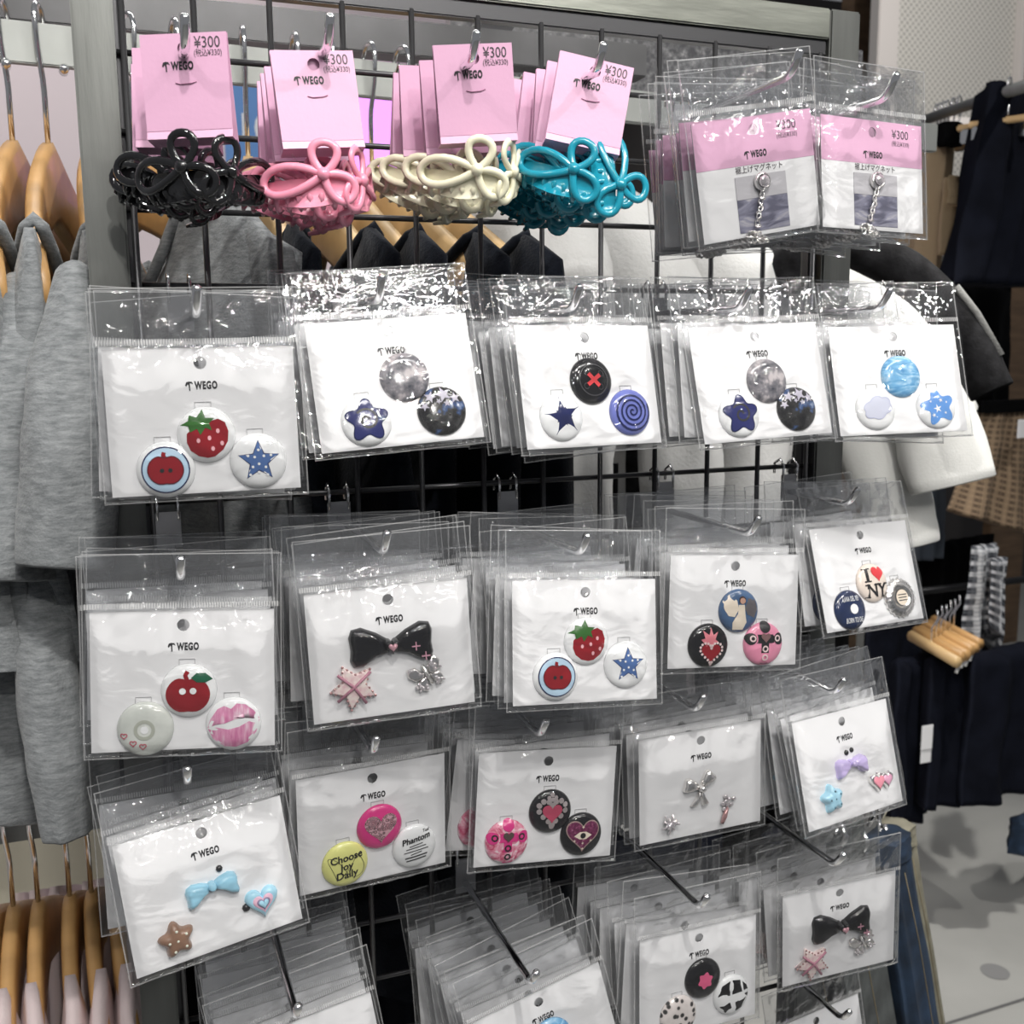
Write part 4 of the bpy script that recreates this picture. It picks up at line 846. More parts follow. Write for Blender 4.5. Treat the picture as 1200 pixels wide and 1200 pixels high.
GREY = heather('heather_grey', (.15, .162, .170), (.32, .335, .345)); NAVYF = C('navy_cotton', (.007, .009, .014), .9, spec=.08, bump=.4, bscale=400, sheen=.1); WHITEB = C('shaded_white_knit', (.46, .46, .455), .9, bump=.4, bscale=250); WHITEF = C('white_cotton', (.66, .66, .64), .9, bump=.25, bscale=350); PALEP = C('pale_pink_cotton', (.72, .60, .60), .9, bump=.2, bscale=350)  # WHITEB: white knit with the shade behind the grid put into its colour
CHARF = mat('washed_charcoal', (.011, .011, .012), .85, spec=.1, var=.55, vscale=60, bump=.3, bscale=300); CREAMF = C('cream_cotton', (.74, .70, .56), .9, bump=.2, bscale=300); TAN = C('khaki_twill', (.42, .31, .19), .85, bump=.3, bscale=500)
DKNAVY = C('dark_navy_denim', (.005, .006, .011), .85, spec=.08, bump=.3, bscale=600, var=.3, vscale=20); BLACKF = C('black_cloth', (.003, .003, .0035), .9, spec=.05)
JEANS = mat('blue_denim', (.010, .024, .050), .85, var=.55, vscale=26, bump=.4, bscale=600); JEANSG = mat('grey_denim', (.05, .055, .055), .85, var=.5, vscale=30, bump=.4, bscale=600); OLIVE = mat('faded_olive_denim', (.17, .16, .12), .85, var=.4, vscale=22, bump=.4, bscale=600)
SLATE = C('slate_cloth', (.075, .09, .115), .9); PLB = plaid_mat('brown_plaid', (.085, .055, .035), (.34, .24, .15), (.20, .14, .09), 2.0); PLK = plaid_mat('black_white_plaid', (.012, .014, .02), (.55, .56, .58), (.12, .13, .15), 1.3)
def hook_pts(h=.100, r=.017):
    P = [(-r * .95, 0, -.012)]
    for k in range(9): a = PI - k * PI / 8; P.append((r * math.cos(a), 0, r * math.sin(a) * 1.0))
    P += [(r * .8, 0, -.022), (.002, 0, -.045), (0, 0, -.055), (0, 0, -h)]
    return P
HK = MB().tube(hook_pts(), .0024, 8).data('hanger_hook'); HK.materials.append(CHROME)
def wood_body(half=.21, drop=.105, thick=.014):
    V = []; F = []; n = 24
    for i in range(n + 1):
        x = -half + 2 * half * i / n; q = abs(x) / half
        zc = -.128 - drop * q ** 1.25 - .004; h = .070 - .036 * q; t = thick * (1 - .15 * q); yo = .030 * q * q
        for a, b in ((-1, -.78), (-1, .78), (-.6, 1), (.6, 1), (1, .78), (1, -.78), (.6, -1), (-.6, -1)): V.append((x, yo + a * t / 2, zc + b * h / 2))
    for i in range(n):
        for k in range(8): F.append((i * 8 + k, i * 8 + (k + 1) % 8, i * 8 + 8 + (k + 1) % 8, i * 8 + 8 + k))
    F += [tuple(range(8))[::-1], tuple(n * 8 + k for k in range(8))]
    return mesh('wooden_body', V, F, True)
WB = wood_body(); WB2 = wood_body(); WB.materials.append(WOOD); WB2.materials.append(WOODL)
def hanger(loc, yaw, label, group, light=False, tilt=0):
    root = tag(empty('clothes_hanger', loc, (tilt, 0, -PI / 2 + yaw)), label, 'hanger', group)
    put('hanger_hook', HK, CHROME, root, (0, 0, .0)); put('wooden_body', WB2 if light else WB, WOOD, root); return root
def fbm(x, y, z): return noise.noise((x, y, z)) + .5 * noise.noise((2 * x, 2 * y, 2 * z))
def top_body(seed, hem=.62, half=.235, thick=.034, neck=.075, drop=.112):
    """body of a top on a hanger: x along the hanger's arms, y across the rail"""
    nx, nz = 22, 26; V = []; F = []
    for side in (0, 1):
        for j in range(nz + 1):
            for i in range(nx + 1):
                x = -half + 2 * half * i / nx; q = abs(x) / half
                zt = -.092 - drop * (max(abs(x), .02) / half) ** 1.2 - (.14 * (1 - (abs(x) / neck) ** 2) if abs(x) < neck else 0)
                t = j / nz; z = zt + (-hem - zt) * t
                e = 1 - max(0, (q - .8) / .2) ** 2; th = thick / 2 * max(.55, e) * min(1, .25 + t * 4)
                fo = .014 * t * math.sin(x * 42 + seed * 2 + 2 * noise.noise((x * 5, z * 3, seed))) + .010 * fbm(x * 9, z * 5, seed)
                y = (-th if side == 0 else th) + fo + .030 * q * q
                V.append((x * (1 - .03 * t), y, z))
    n = (nx + 1) * (nz + 1)
    for side in (0, 1):
        for j in range(nz):
            for i in range(nx):
                a = side * n + j * (nx + 1) + i; f = (a, a + nx + 1, a + nx + 2, a + 1); F.append(f if side == 0 else f[::-1])
    def seam(idx):
        for a, b in zip(idx, idx[1:]): F.append((a, b, b + n, a + n))
    seam([i for i in range(nx + 1)]); seam([j * (nx + 1) for j in range(nz + 1)][::-1]); seam([j * (nx + 1) + nx for j in range(nz + 1)])
    return mesh('body', V, F, True)
def sleeve_mesh(path, rads, seed=0, n=22, wr=.006, lip=.05, name='sleeve', ref=(1, 0, 0), sub=6):
    """cloth tube through world or local points; rads = (wide, narrow) for each point; open end with an inner face"""
    P = []; Rr = []
    m = len(path)
    for i in range(m - 1):
        p0 = Vector(path[max(0, i - 1)]); p1 = Vector(path[i]); p2 = Vector(path[i + 1]); p3 = Vector(path[min(m - 1, i + 2)])
        for k in range(sub):
            t = k / sub; P.append(.5 * ((2 * p1) + (p2 - p0) * t + (2 * p0 - 5 * p1 + 4 * p2 - p3) * t * t + (3 * p1 - 3 * p2 + p3 - p0) * t ** 3)); Rr.append([rads[i][q] * (1 - t) + rads[i + 1][q] * t for q in (0, 1)])
    P.append(Vector(path[-1])); Rr.append(list(rads[-1]))
    V = []; F = []; rows = len(P); ref = Vector(ref)
    def ring(c, T, a_, b_, s, amp):
        N = (ref - T * ref.dot(T)).normalized(); B = T.cross(N)
        for k in range(n):
            a = 2 * PI * k / n; d = 1 + amp * (fbm(c.z * 14 + seed * 5, math.cos(a) * 1.3 + c.x * 4, math.sin(a) * 1.3 + seed))
            V.append(c + N * math.cos(a) * a_ * d + B * math.sin(a) * b_ * d)
    for i in range(rows):
        T = (P[min(rows - 1, i + 1)] - P[max(0, i - 1)]).normalized(); ring(P[i], T, Rr[i][0], Rr[i][1], i, wr / .03)
    T = (P[-1] - P[-2]).normalized()
    ring(P[-1] + T * .0015, T, Rr[-1][0] * .97, Rr[-1][1] * .94, 0, wr / .03); ring(P[-1] - T * lip, T, Rr[-1][0] * .90, Rr[-1][1] * .86, 0, wr / .03)
    for i in range(rows + 1):
        for k in range(n): F.append((i * n + k, i * n + (k + 1) % n, i * n + n + (k + 1) % n, i * n + n + k)[::-1])
    F.append(tuple(range(n)))
    return mesh(name, V, F, True)
def drape(origin, udir, width, height, thick=.02, seed=0, folds=3, amp=.012, flare=0, name='cloth', lean=(0, 0, 0), hem=0, topround=.01):
    """hanging slab of cloth: origin = left end of the top edge; udir = horizontal direction of the top edge"""
    u = Vector(udir).normalized(); nrm = Vector((u.y, -u.x, 0)); nx, nz = 26, 24; V = []; F = []; UV = []; lean = Vector(lean); origin = Vector(origin)
    for side in (0, 1):
        for j in range(nz + 1):
            for i in range(nx + 1):
                s = i / nx; t = j / nz; x = (s - .5) * width * (1 + flare * t) + width / 2; e = min(1, min(s, 1 - s) / .12, t / .06 + .35)
                fo = amp * (.35 + t) * math.sin(s * folds * 2 * PI + seed + 1.5 * noise.noise((s * 2, t * 2, seed))) + .4 * amp * fbm(s * 5, t * 4, seed)
                h_ = height * (1 + hem * math.sin(s * folds * 2 * PI + seed + 1) * .03 + hem * (s - .5))
                V.append(origin + u * x + nrm * (fo + (thick / 2 * e if side == 0 else -thick / 2 * e)) + Vector((0, 0, -h_ * t)) + lean * t); UV.append((s * width * 10, t * height * 10))
    n = (nx + 1) * (nz + 1)
    for side in (0, 1):
        for j in range(nz):
            for i in range(nx):
                a = side * n + j * (nx + 1) + i; f = (a, a + nx + 1, a + nx + 2, a + 1); F.append(f if side == 0 else f[::-1])
    def seam(idx):
        for a, b in zip(idx, idx[1:]): F.append((a, b, b + n, a + n))
    seam(list(range(nx + 1))); seam([nz * (nx + 1) + i for i in range(nx + 1)][::-1]); seam([j * (nx + 1) for j in range(nz + 1)][::-1]); seam([j * (nx + 1) + nx for j in range(nz + 1)])
    m = mesh(name, V, F, True); uvl = m.uv_layers.new(name='UVMap')
    for lp in m.loops: uvl.data[lp.index].uv = UV[lp.vertex_index]
    return m
# ---- upper flat rail with grey sweatshirts (left) and navy pullovers (behind the grid)
YR = .26; rl = at(20, 50, YR); RZ = rl.z
rail = tag(empty('clothes_rail', (rl.x, YR, RZ)), 'flat grey steel bar holding the upper row of hangers', 'rail')
RY = R_(5)
def rail_pt(u):
    ray = fw * FPX + rt * (u - 600) + up * (600 - 60); dr = Vector((math.cos(RY), math.sin(RY), 0)); base = Vector((rl.x, YR, 0))
    n2 = Vector((-dr.y, dr.x, 0)); t = (base - CAM).dot(n2) / ray.dot(n2); p = CAM + ray * t; return Vector((p.x, p.y, RZ))
mb = MB(); mb.box((.42, .0, .0), (1.30, .010, .034), bev=.001); o = mb.build('bar', C('rail_steel', (.27, .28, .27), .5, metal=.6, var=.15, vscale=12), rail); rail.rotation_euler = (0, 0, RY)
for k in range(5): mb = MB(); mb.lathe([(.004, .0), (.004, .012), (.001, .013)], 10, (-.10 + k * .045, .0, -.020)); o = mb.build('rail_screw', CHROME, rail)
LASTG = [None]
def sweat(u, yaw, m, label, group, seed, sleeve=True, neck=.105, light=False, hem=.62, cut='half', cat='sweatshirt', hlabel=None, roll=0):
    p = rail_pt(u) + Vector((0, 0, .012 + .005))
    hanger(p, yaw, hlabel, 'wooden hangers on the upper rail', light)
    g = tag(empty('hanging_' + cat.replace(' ', '_').replace('-', '_'), p, (0, 0, -PI / 2 + yaw)), label, cat, group)
    LASTG[0] = g; b = put('body', top_body(seed, hem, neck=neck), m, g)
    if sleeve:
        if cut == 'half': path = [(.215, .025, -.225), (.262, .030, -.290), (.278, .034, -.400), (.272, .036, -.520)]; rd = [(.040, .026), (.060, .034), (.074, .036), (.085, .034)]
        else: path = [(.205, .025, -.235), (.250, .030, -.33), (.245, .034, -.50), (.262, .034, -.68), (.258, .030, -.76)]; rd = [(.035, .024), (.052, .030), (.046, .028), (.042, .027), (.034, .024)]
        put('sleeve', sleeve_mesh(path, rd, seed, ref=(1, 0, 0)), m, g)
    put('collar_band', MB().tube([(neck * math.cos(a), .004 + .022 * math.sin(a) + .03 * (neck / .235 * math.cos(a)) ** 2, -.092 - .112 * (max(abs(neck * math.cos(a)), .02) / .235) ** 1.2 - .14 * (1 - math.cos(a) ** 2)) for a in [k * PI / 12 for k in range(24)]], .005, 8, closed=True).data('collar_band'), m, g)
GS = 'grey sweatshirts on the left rail'
LS = {2: ([at(-12, 345, .10), at(-28, 460, .08), at(-32, 580, .06), at(-30, 690, .05)], [(.022, .03), (.030, .034), (.034, .036), (.036, .036)]),
      3: ([at(32, 345, .08), at(22, 450, .05), at(8, 560, .04), at(-2, 675, .03)], [(.020, .03), (.028, .034), (.034, .036), (.036, .036)]),
      4: ([at(92, 335, .05), at(86, 420, .02), at(82, 520, .0), at(84, 600, -.005), at(80, 662, -.01)], [(.016, .03), (.025, .034), (.030, .036), (.032, .036), (.032, .034)])}
for i, (u, yaw) in enumerate(((-62, -.16), (-28, -.15), (6, -.15), (48, -.15), (98, -.12))):
    nm = ['leftmost', 'second', 'third', 'fourth', 'fifth'][i]
    sweat(u, yaw, GREY, '%s grey heather sweatshirt from the left edge' % nm if i else 'grey heather sweatshirt at the far left edge', GS, i + 1, sleeve=False, neck=.200, hem=.50, hlabel='%s wooden hanger from the left edge on upper rail' % nm)
    if i in LS:
        g = LASTG[0]; bpy.context.view_layer.update(); mi = g.matrix_world.inverted()
        put('sleeve', sleeve_mesh([mi @ Vector(q) for q in LS[i][0]], LS[i][1], i, ref=mi.to_3x3() @ Vector((1, 0, 0)), wr=.005), GREY, g)
for i, (u, yaw) in enumerate(((150, .35), (205, .12))):
    sweat(u, yaw, GREY, ['grey heather sweatshirt seen through the grid beside the left post', 'grey heather sweatshirt behind the black hair claw'][i], GS, 8 + i, sleeve=False, hlabel=['wooden hanger right of the left post behind the grid', 'wooden hanger behind the black hair claw'][i])
for i, (u, yaw) in enumerate(((285, -.05), (345, .02), (385, .05), (432, .12), (470, .2))):
    sweat(u, yaw, NAVYF, ['navy pullover between the black and pink hair claws', 'navy pullover behind the pink hair claw', 'navy pullover just right of the pink claw centre', 'navy pullover between the pink and cream hair claws', 'navy pullover behind the cream hair claw'][i], 'navy pullovers behind the grid', 14 + i, sleeve=False, light=True, cat='pullover', hem=.85, neck=.19,
          hlabel=['light wooden hanger of the leftmost navy pullover', 'light wooden hanger of the navy pullover behind the pink claw', 'light wooden hanger of the third navy pullover', 'light wooden hanger of the fourth navy pullover', 'light wooden hanger of the rightmost navy pullover'][i])
# long grey sleeves hanging below the short ones, left edge
for i, (pts, rd, lab) in enumerate((
    ([at(45, 600, .07), at(48, 700, .05), at(57, 800, .03), at(70, 900, .015), at(78, 975, .01)], [(.022, .022), (.023, .024), (.021, .024), (.021, .024), (.017, .020)], 'long grey sleeve ending in a cuff above the lower rail'),
    ([at(88, 600, .12), at(86, 700, .10), at(95, 800, .08), at(106, 900, .07), at(110, 945, .07)], [(.028, .026), (.028, .026), (.024, .024), (.022, .022), (.019, .020)], 'long grey sleeve partly behind the apple badge pack'),
    ([at(2, 620, .14), at(-4, 720, .12), at(2, 820, .11), at(14, 900, .12), at(6, 955, .12)], [(.03, .026), (.032, .026), (.03, .026), (.03, .026), (.03, .02)], 'broad grey sleeve at the left picture edge'))):
    b = Vector(pts[-1]); g = tag(empty('hanging_sweatshirt', b), lab, 'sweatshirt', GS)
    put('sleeve', sleeve_mesh([Vector(q) - b for q in pts], rd, 30 + i), GREY, g)
    put('body', drape(Vector(pts[0]) - b + Vector((-.01, .06, .10)), (0.05, 1, 0), .22, .16, .03, 30 + i, 2, .01, name='body'), GREY, g)
# ---- lower rail with wooden hangers and pale pink tops
YL = .24; ll = at(30, 962, YL); LZ = ll.z
mb = MB(); mb.box((0, 0, 0), (1.1, .010, .034), bev=.001); rail2 = mb.build('clothes_rail', C('rail_steel', (.42, .43, .42)))
rail2.location = (ll.x + .35, YL, LZ); tag(rail2, 'flat grey steel bar holding the lower row of hangers', 'rail')
for i, (u, yaw) in enumerate(((-18, -.05), (6, -.07), (36, -.06), (74, -.04), (100, -.02), (128, 0))):
    p = at(u, 958, YL); p.z = LZ + .017; nm = ['leftmost', 'second', 'third', 'fourth', 'fifth', 'sixth'][i]
    hanger(p, yaw, '%s wooden hanger on the lower rail' % nm, 'wooden hangers on the lower rail')
    g = tag(empty('hanging_pullover', p, (0, 0, -PI / 2 + yaw)), '%s pale pink pullover on the lower rail' % nm, 'pullover', 'pale pink pullovers on the lower rail'); put('body', top_body(40 + i, .55, drop=.12, neck=.085), PALEP, g)
    pass
g = tag(put('hanging_cloth', drape(at(-40, 955, .62), (1, 0, 0), .36, .45, .02, 50, 4, .008), CREAMF), 'cream cloth hanging behind the lower hangers', 'cloth')
# ---- rear frame of the rack
mb = MB(); a = at(150, 18, .34); mb.box((.22, .34, a.z), (.68, .03, .034), bev=.001); tag(mb.build('rear_beam', C('dark_steel', (.075, .075, .078), .4, metal=.7, var=.3, vscale=10)), 'dark steel beam behind the top of the grid', 'beam')
mb = MB(); a = at(800, 82, .42); mb.box((a.x - .02, .42, a.z + .005), (.56, .02, .075), bev=.001); tag(mb.build('speckled_panel', ramp_mat('speckled_dark', [(.4, (.05, .05, .055)), (.62, (.13, .13, .135)), (.75, (.25, .25, .26))], 160, rough=.25)), 'dark speckled panel behind the grid at upper right', 'panel')
mb = MB(); a = at(575, 35, .36); mb.box(a, (.035, .035, .10), Matrix.Rotation(.6, 3, 'Y'), bev=.002); tag(mb.build('diagonal_brace', C('black_steel', (.018, .018, .02), .4, metal=.6)), 'short black diagonal brace under the rear beam', 'brace')
post = tag(empty('rear_post', (at(572, 300, .30).x, .30, 0)), 'black slotted steel post behind the cream hair claw', 'post')
mb = MB(); mb.box((0, 0, .74), (.034, .04, 1.48), bev=.002); mb.build('upright', C('black_steel', (.018, .018, .02)), post)
mb = MB(); mb.box((-.026, .006, .74), (.014, .03, 1.48), bev=.001); sp = mb.build('slotted_strip', C('black_steel', (.018, .018, .02)), post)
for k in range(10): mb = MB(); mb.box((-.026, -.0095, 1.0 + k * .05), (.004, .002, .018)); mb.build('slot', C('joint_dark', (.12, .12, .12)), sp)
# blue sign and violet lit panel on the back wall
a = at(297, 150, 1.985); sg = tag(empty('hanging_sign', a), 'blue sign with white 10 behind the grid', 'sign')
mb = MB(); mb.box((0, 0, 0), (.14, .02, .21), bev=.001); mb.build('board', C('sign_blue', (.12, .28, .62), .4), sg); mb = MB(); flat_text(mb, '10', .09, 0, -.005, -.0115, bold=.02); mb.build('number', C('sign_white', (.8, .82, .86), .5), sg)
mb = MB(); a = at(452, 165, 1.985); mb.box(a, (.20, .02, .32), bev=.002); tag(mb.build('lit_panel', C('violet_light', (.75, .30, .95), .5, emit=1.3)), 'violet glowing panel between pink and cream claws', 'light panel')
mb = MB(); a = at(395, 110, 1.99); mb.box(a, (.40, .01, .28), bev=.002); tag(mb.build('pink_board', C('pink_board', (.78, .58, .72), .5)), 'pale pink board behind the pink hair claw card', 'board')
# ---- white tops behind the right half of the grid
WL = ['white sweatshirt behind the teal hair claw', 'white sweatshirt right of the teal hair claw', 'white sweatshirt behind the left hem magnet pack']
for i, (pts, rd) in enumerate((
    ([at(560, 250, .40), at(640, 290, .30), at(665, 420, .27), at(672, 560, .26), at(680, 640, .26)], [(.05, .04), (.060, .05), (.055, .045), (.045, .04), (.040, .035)]),
    ([at(650, 235, .50), at(730, 285, .36), at(790, 400, .32), at(800, 560, .30), at(800, 680, .30)], [(.05, .04), (.06, .05), (.06, .05), (.05, .04), (.04, .035)]),
    ([at(760, 270, .55), at(850, 320, .42), at(900, 420, .38), at(880, 560, .36), at(860, 690, .36)], [(.05, .04), (.06, .05), (.06, .05), (.05, .04), (.04, .035)]))):
    b = Vector(pts[-1]); g = tag(empty('hanging_sweatshirt', b), WL[i], 'sweatshirt', 'white sweatshirts behind the grid')
    put('sleeve', sleeve_mesh([Vector(q) - b for q in pts], rd, 60 + i), WHITEB, g)
    q = Vector(pts[-1]); mb = MB(); cz = [Vector((math.cos(k * PI / 12) * rd[-1][0], math.sin(k * PI / 12) * rd[-1][1], 0)) for k in range(24)]
    V = []; F = []
    for j, zz in enumerate((0, -.06)):
        for k in range(24): V.append(cz[k] * (.95 if k % 2 else .86) * (1 if j == 0 else .85) + Vector((0, 0, zz)))
    for k in range(24): F.append((k, (k + 1) % 24, 24 + (k + 1) % 24, 24 + k))
    mb.add(V, F); mb.build('ribbed_cuff', WHITEB, g)
    put('body', drape(Vector(pts[0]) - b + Vector((-.02, .05, .02)), (.25, 1, 0), .42, .52, .06, 60 + i, 3, .012, name='body'), WHITEB, g)
# white T-shirts and charcoal jacket on the right side of the rack
tee = [('white T-shirt sleeve flaring out right of the cloud badges', [at(985, 330, .42), at(1040, 390, .36), at(1088, 470, .32), at(1115, 568, .29)], [(.045, .04), (.055, .045), (.060, .045), (.060, .04)]),
       ('lower white T-shirt beside the I heart NY pack', [at(965, 430, .44), at(1010, 500, .40), at(1045, 575, .37), at(1062, 640, .35)], [(.05, .04), (.055, .045), (.055, .04), (.052, .035)]),
       ('white T-shirt rising behind the right post', [at(950, 280, .50), at(1000, 330, .46), at(1050, 400, .42), at(1105, 500, .38)], [(.05, .04), (.055, .045), (.06, .045), (.060, .04)])]
for i, (lab, pts, rd) in enumerate(tee):
    b = Vector(pts[-1]); g = tag(empty('hanging_t_shirt', b), lab, 'T-shirt', 'white T-shirts on the right')
    put('sleeve', sleeve_mesh([Vector(q) - b for q in pts], rd, 70 + i, wr=.004), WHITEF, g)
    put('body', drape(Vector(pts[0]) - b + Vector((0, 0, -.01)), (-.15, 1, 0), .30, .62, .05, 70 + i, 2, .012, name='body'), WHITEF, g)
pts = [at(985, 285, .30), at(1060, 318, .25), at(1116, 372, .21), at(1163, 458, .17)]; b = Vector(pts[-1]); g = tag(empty('hanging_jacket', b), 'faded charcoal denim jacket sleeve right of the cloud badges', 'jacket')
put('sleeve', sleeve_mesh([Vector(q) - b for q in pts], [(.022, .022), (.026, .026), (.027, .026), (.026, .024)], 80, wr=.003), CHARF, g); put('body', drape(Vector(pts[0]) - b + Vector((-.02, .02, 0)), (-.25, 1, 0), .36, .5, .04, 80, 2, .01, name='body'), CHARF, g)
MB().tube([Vector(q) - b + Vector((.010, -.018, .008)) for q in (at(1098, 345, .215), at(1122, 376, .20), at(1150, 425, .18))], .0045, 6).build('worn_seam', C('worn_grey', (.16, .16, .155), .9, bump=.8, bscale=300), g)
# ---- right hand racks
tube_r = tag(empty('clothes_rail', at(1085, 140, 1.5)), 'grey tube rail carrying khaki and navy trousers', 'rail')
o0 = at(1085, 140, 1.5); e0 = at(1215, 96, .9); MB().tube([Vector((0, 0, 0)), Vector(e0) - Vector(o0)], .013, 12).build('tube', C('rail_steel', (.42, .43, .42)), tube_r)
for i, t in enumerate((.12, .16, .20, .24, .30, .36, .7, .8)):
    p = Vector(o0).lerp(Vector(e0), t); g = tag(empty('clip_hanger', p, (0, 0, .5)), '%s clip hanger along the grey tube rail' % (['nearest the perforated panel', 'second', 'third', 'fourth', 'fifth', 'sixth', 'seventh', 'eighth'][i]), 'hanger', 'clip hangers on the tube rail')
    MB().tube([(x * .9, 0, z + .012) for x, y, z in hook_pts(.06, .016)], .002, 6).build('hanger_hook', CHROME, g); mb = MB(); mb.box((0, 0, -.058), (.012, .16, .014), bev=.003); mb.build('bar', WOODL, g)
    for s in (-1, 1): mb = MB(); mb.box((0, s * .06, -.078), (.016, .022, .03), bev=.003); mb.build('clip', CHROME, g)
kh = tag(empty('khaki_trousers', at(1125, 150, 1.25)), 'khaki cargo trousers with side pocket hanging on the tube rail', 'trousers'); b = kh.location
put('leg', drape(at(1112, 150, 1.25) - b, (.35, 1, 0), .20, .60, .07, 3, 2, .012, name='leg', lean=(-.05, 0, 0), flare=.3), TAN, kh)
put('leg', drape(at(1085, 200, 1.45) - b, (.5, 1, 0), .2, .45, .06, 5, 2, .012, name='leg'), TAN, kh)
put('side_pocket', drape(at(1108, 208, 1.19) - b, (1, .25, 0), .115, .17, .03, 4, 1, .006, name='side_pocket'), TAN, kh); put('pocket_flap', drape(at(1112, 205, 1.165) - b, (1, .25, 0), .12, .07, .018, 6, 1, .005, name='pocket_flap', hem=.25), TAN, kh)
put('waistband', drape(at(1108, 142, 1.22) - b, (1, .6, 0), .07, .05, .05, 6, 1, .002, name='waistband'), BLACKF, kh)
tag(put('navy_trousers', drape(at(1160, 95, 1.05), (1, .35, 0), .30, .42, .10, 7, 3, .012, flare=.1, lean=(-.07, 0, 0)), DKNAVY), 'dark navy trousers at the right edge beside the khaki pair', 'trousers')
tag(put('dark_garments', drape(at(1035, 330, 1.7), (1, .2, 0), .6, .5, .1, 8, 4, .02), BLACKF), 'black clothes in shadow below the khaki trousers', 'clothes')
tag(put('slate_garment', drape(at(1075, 545, 1.45), (1, .2, 0), .10, .26, .05, 9, 2, .008), SLATE), 'slate blue garment left of the brown plaid skirt', 'clothes')
tag(put('striped_garment', drape(at(1075, 640, 1.5), (1, .2, 0), .35, .45, .05, 9, 5, .012), BLACKF), 'black garment under the slate blue one', 'clothes')
sk = tag(empty('plaid_skirt', at(1160, 490, 1.25)), 'brown plaid pleated skirt hanging at the right edge', 'skirt'); b = sk.location
put('panel', drape(at(1150, 480, 1.25) - b, (1, .15, 0), .22, .30, .04, 10, 3, .012, flare=.75, name='panel', hem=.35, lean=(-.01, 0, 0)), PLB, sk); put('waistband', drape(at(1150, 470, 1.24) - b, (1, .15, 0), .22, .03, .045, 10, 1, .002, name='waistband'), BLACKF, sk)
put('price_tag', drape(at(1193, 492, 1.18) - b, (1, .1, 0), .05, .045, .003, 1, 0, 0), CARDW, sk)['label'] = 'white price tag'
tag(put('plaid_shirt', drape(at(1140, 640, 1.15), (1, .1, 0), .085, .235, .03, 12, 2, .014, flare=.35, hem=-.3), PLK), 'black and white checked cloth below the brown skirt', 'shirt')
tag(put('plaid_shirt', drape(at(1160, 655, 1.10), (1, .1, 0), .055, .20, .03, 13, 1, .014, flare=-.3, hem=.4), PLK), 'narrow checked tail in front of the checked cloth', 'shirt')
a, c = at(1068, 745, 1.15), at(1122, 775, .95); wh_ = tag(empty('trouser_hanger', a), 'wooden bar hangers with metal clips above the navy trousers', 'hanger'); d = (Vector(c) - Vector(a))
for k in range(6):
    off = Vector((.028 * k, .016 * k, .004 * (k % 2))); mb = MB(); mb.tube([off, off + Vector((d.x, d.y, -.002))], .0115, 8, nrm=(0, 0, 1), sy=1.2); mb.build('bar', WOODL if k == 0 else WOOD, wh_)
    MB().tube([off + Vector((d.x, d.y, 0)) * .9 + Vector((x, y, z)) for x, y, z in ((0, -.01, 0), (.003, -.016, -.014), (-.004, -.016, -.028))], .004, 6).build('clip', CHROME, wh_)
    MB().tube([off + Vector((d.x, d.y, 0)) * .45 + Vector((0, 0, z)) + Vector((x, 0, 0)) for x, z in ((0, 0), (0, .045), (.016, .065), (.012, .085))], .002, 6).build('hanger_hook', CHROME, wh_)
for i, (u, v, y, wd, h, sd) in enumerate(((1050, 775, 1.12, .12, .40, 20), (1090, 772, 1.05, .16, .36, 21), (1140, 768, 1.00, .20, .36, 22), (1020, 700, 1.35, .2, .55, 23))):
    tag(put('navy_trousers', drape(at(u, v, y), (1, .2, 0), wd, h, .06, sd, 2, .012, flare=.1), DKNAVY), ['navy trousers under the wooden bar hanger, leftmost', 'navy trousers with a white tag under the bar hangers', 'navy trousers at the right edge under the bar hangers', 'dark trousers in shadow behind the lilac bow pack'][i], 'trousers', 'navy trousers on the right')
p0 = at(1050, 640, 1.5); p1 = at(1230, 640, 1.5)
for nm_, (u0_, u1_, v_, y_) in {'grey tube rail behind the brown plaid skirt': (1045, 1235, 540, 1.47), 'grey tube rail above the dark trousers at right': (1015, 1240, 700, 1.37)}.items():
    q0 = at(u0_, v_, y_); q1 = at(u1_, v_, y_); tag(MB().tube([(q0.x, q0.y, q0.z), (q1.x, q1.y, q0.z)], .010, 10).build('clothes_rail', C('black_steel', (.018, .018, .02))), nm_, 'rail')
tg = tag(empty('price_tag', at(1086, 870, 1.012)), 'white double tag hanging on the navy trousers', 'tag'); mb = MB(); mb.box((0, 0, .012), (.032, .002, .058), bev=.0009); mb.build('upper_tag', CARDW, tg); mb = MB(); mb.box((.002, .003, -.025), (.030, .002, .05), bev=.0009); mb.build('lower_tag', CARDW, tg)
tag(put('blue_jeans', drape(at(1188, 965, 1.1), (1, .3, 0), .25, .10, .05, 24, 1, .01, hem=.3), JEANS), 'corner of blue jeans at the right edge', 'jeans')
# jeans beside the right post
je = [('blue_jeans', JEANS, 1052, 985, .16, .060, 'blue jeans with curved pocket right of the black bow pack'), ('grey_jeans', JEANSG, 985, 975, .14, .09, 'grey denim trousers behind the black bow pack'), ('olive_trousers', OLIVE, 1062, 972, .24, .050, 'faded olive denim edge beside the blue jeans'), ('dark_jeans', DKNAVY, 930, 985, .20, .10, 'dark jeans behind the lowest pack')]
for nm, m, u, v, y, wd, lab in je:
    p = at(u, v, y); g = tag(empty(nm, p), lab, 'jeans', 'jeans beside the right post'); put('leg', drape((-.03, 0, 0), (.85, .5, 0), wd, .62, .035, len(nm), 1, .006, name='leg', lean=(.14, -.01, 0)), m, g)
    put('waistband', drape((-.032, -.004, .004), (.85, .5, 0), wd * 1.03, .030, .040, len(nm), 1, .003, name='waistband'), m, g)
    MB().tube([(-.005, -.020, -.03), (.018, -.024, -.12), (.05, -.024, -.25), (.09, -.026, -.42)], .0007, 5).build('seam', C('seam_thread', (.16, .13, .08), .8), g)
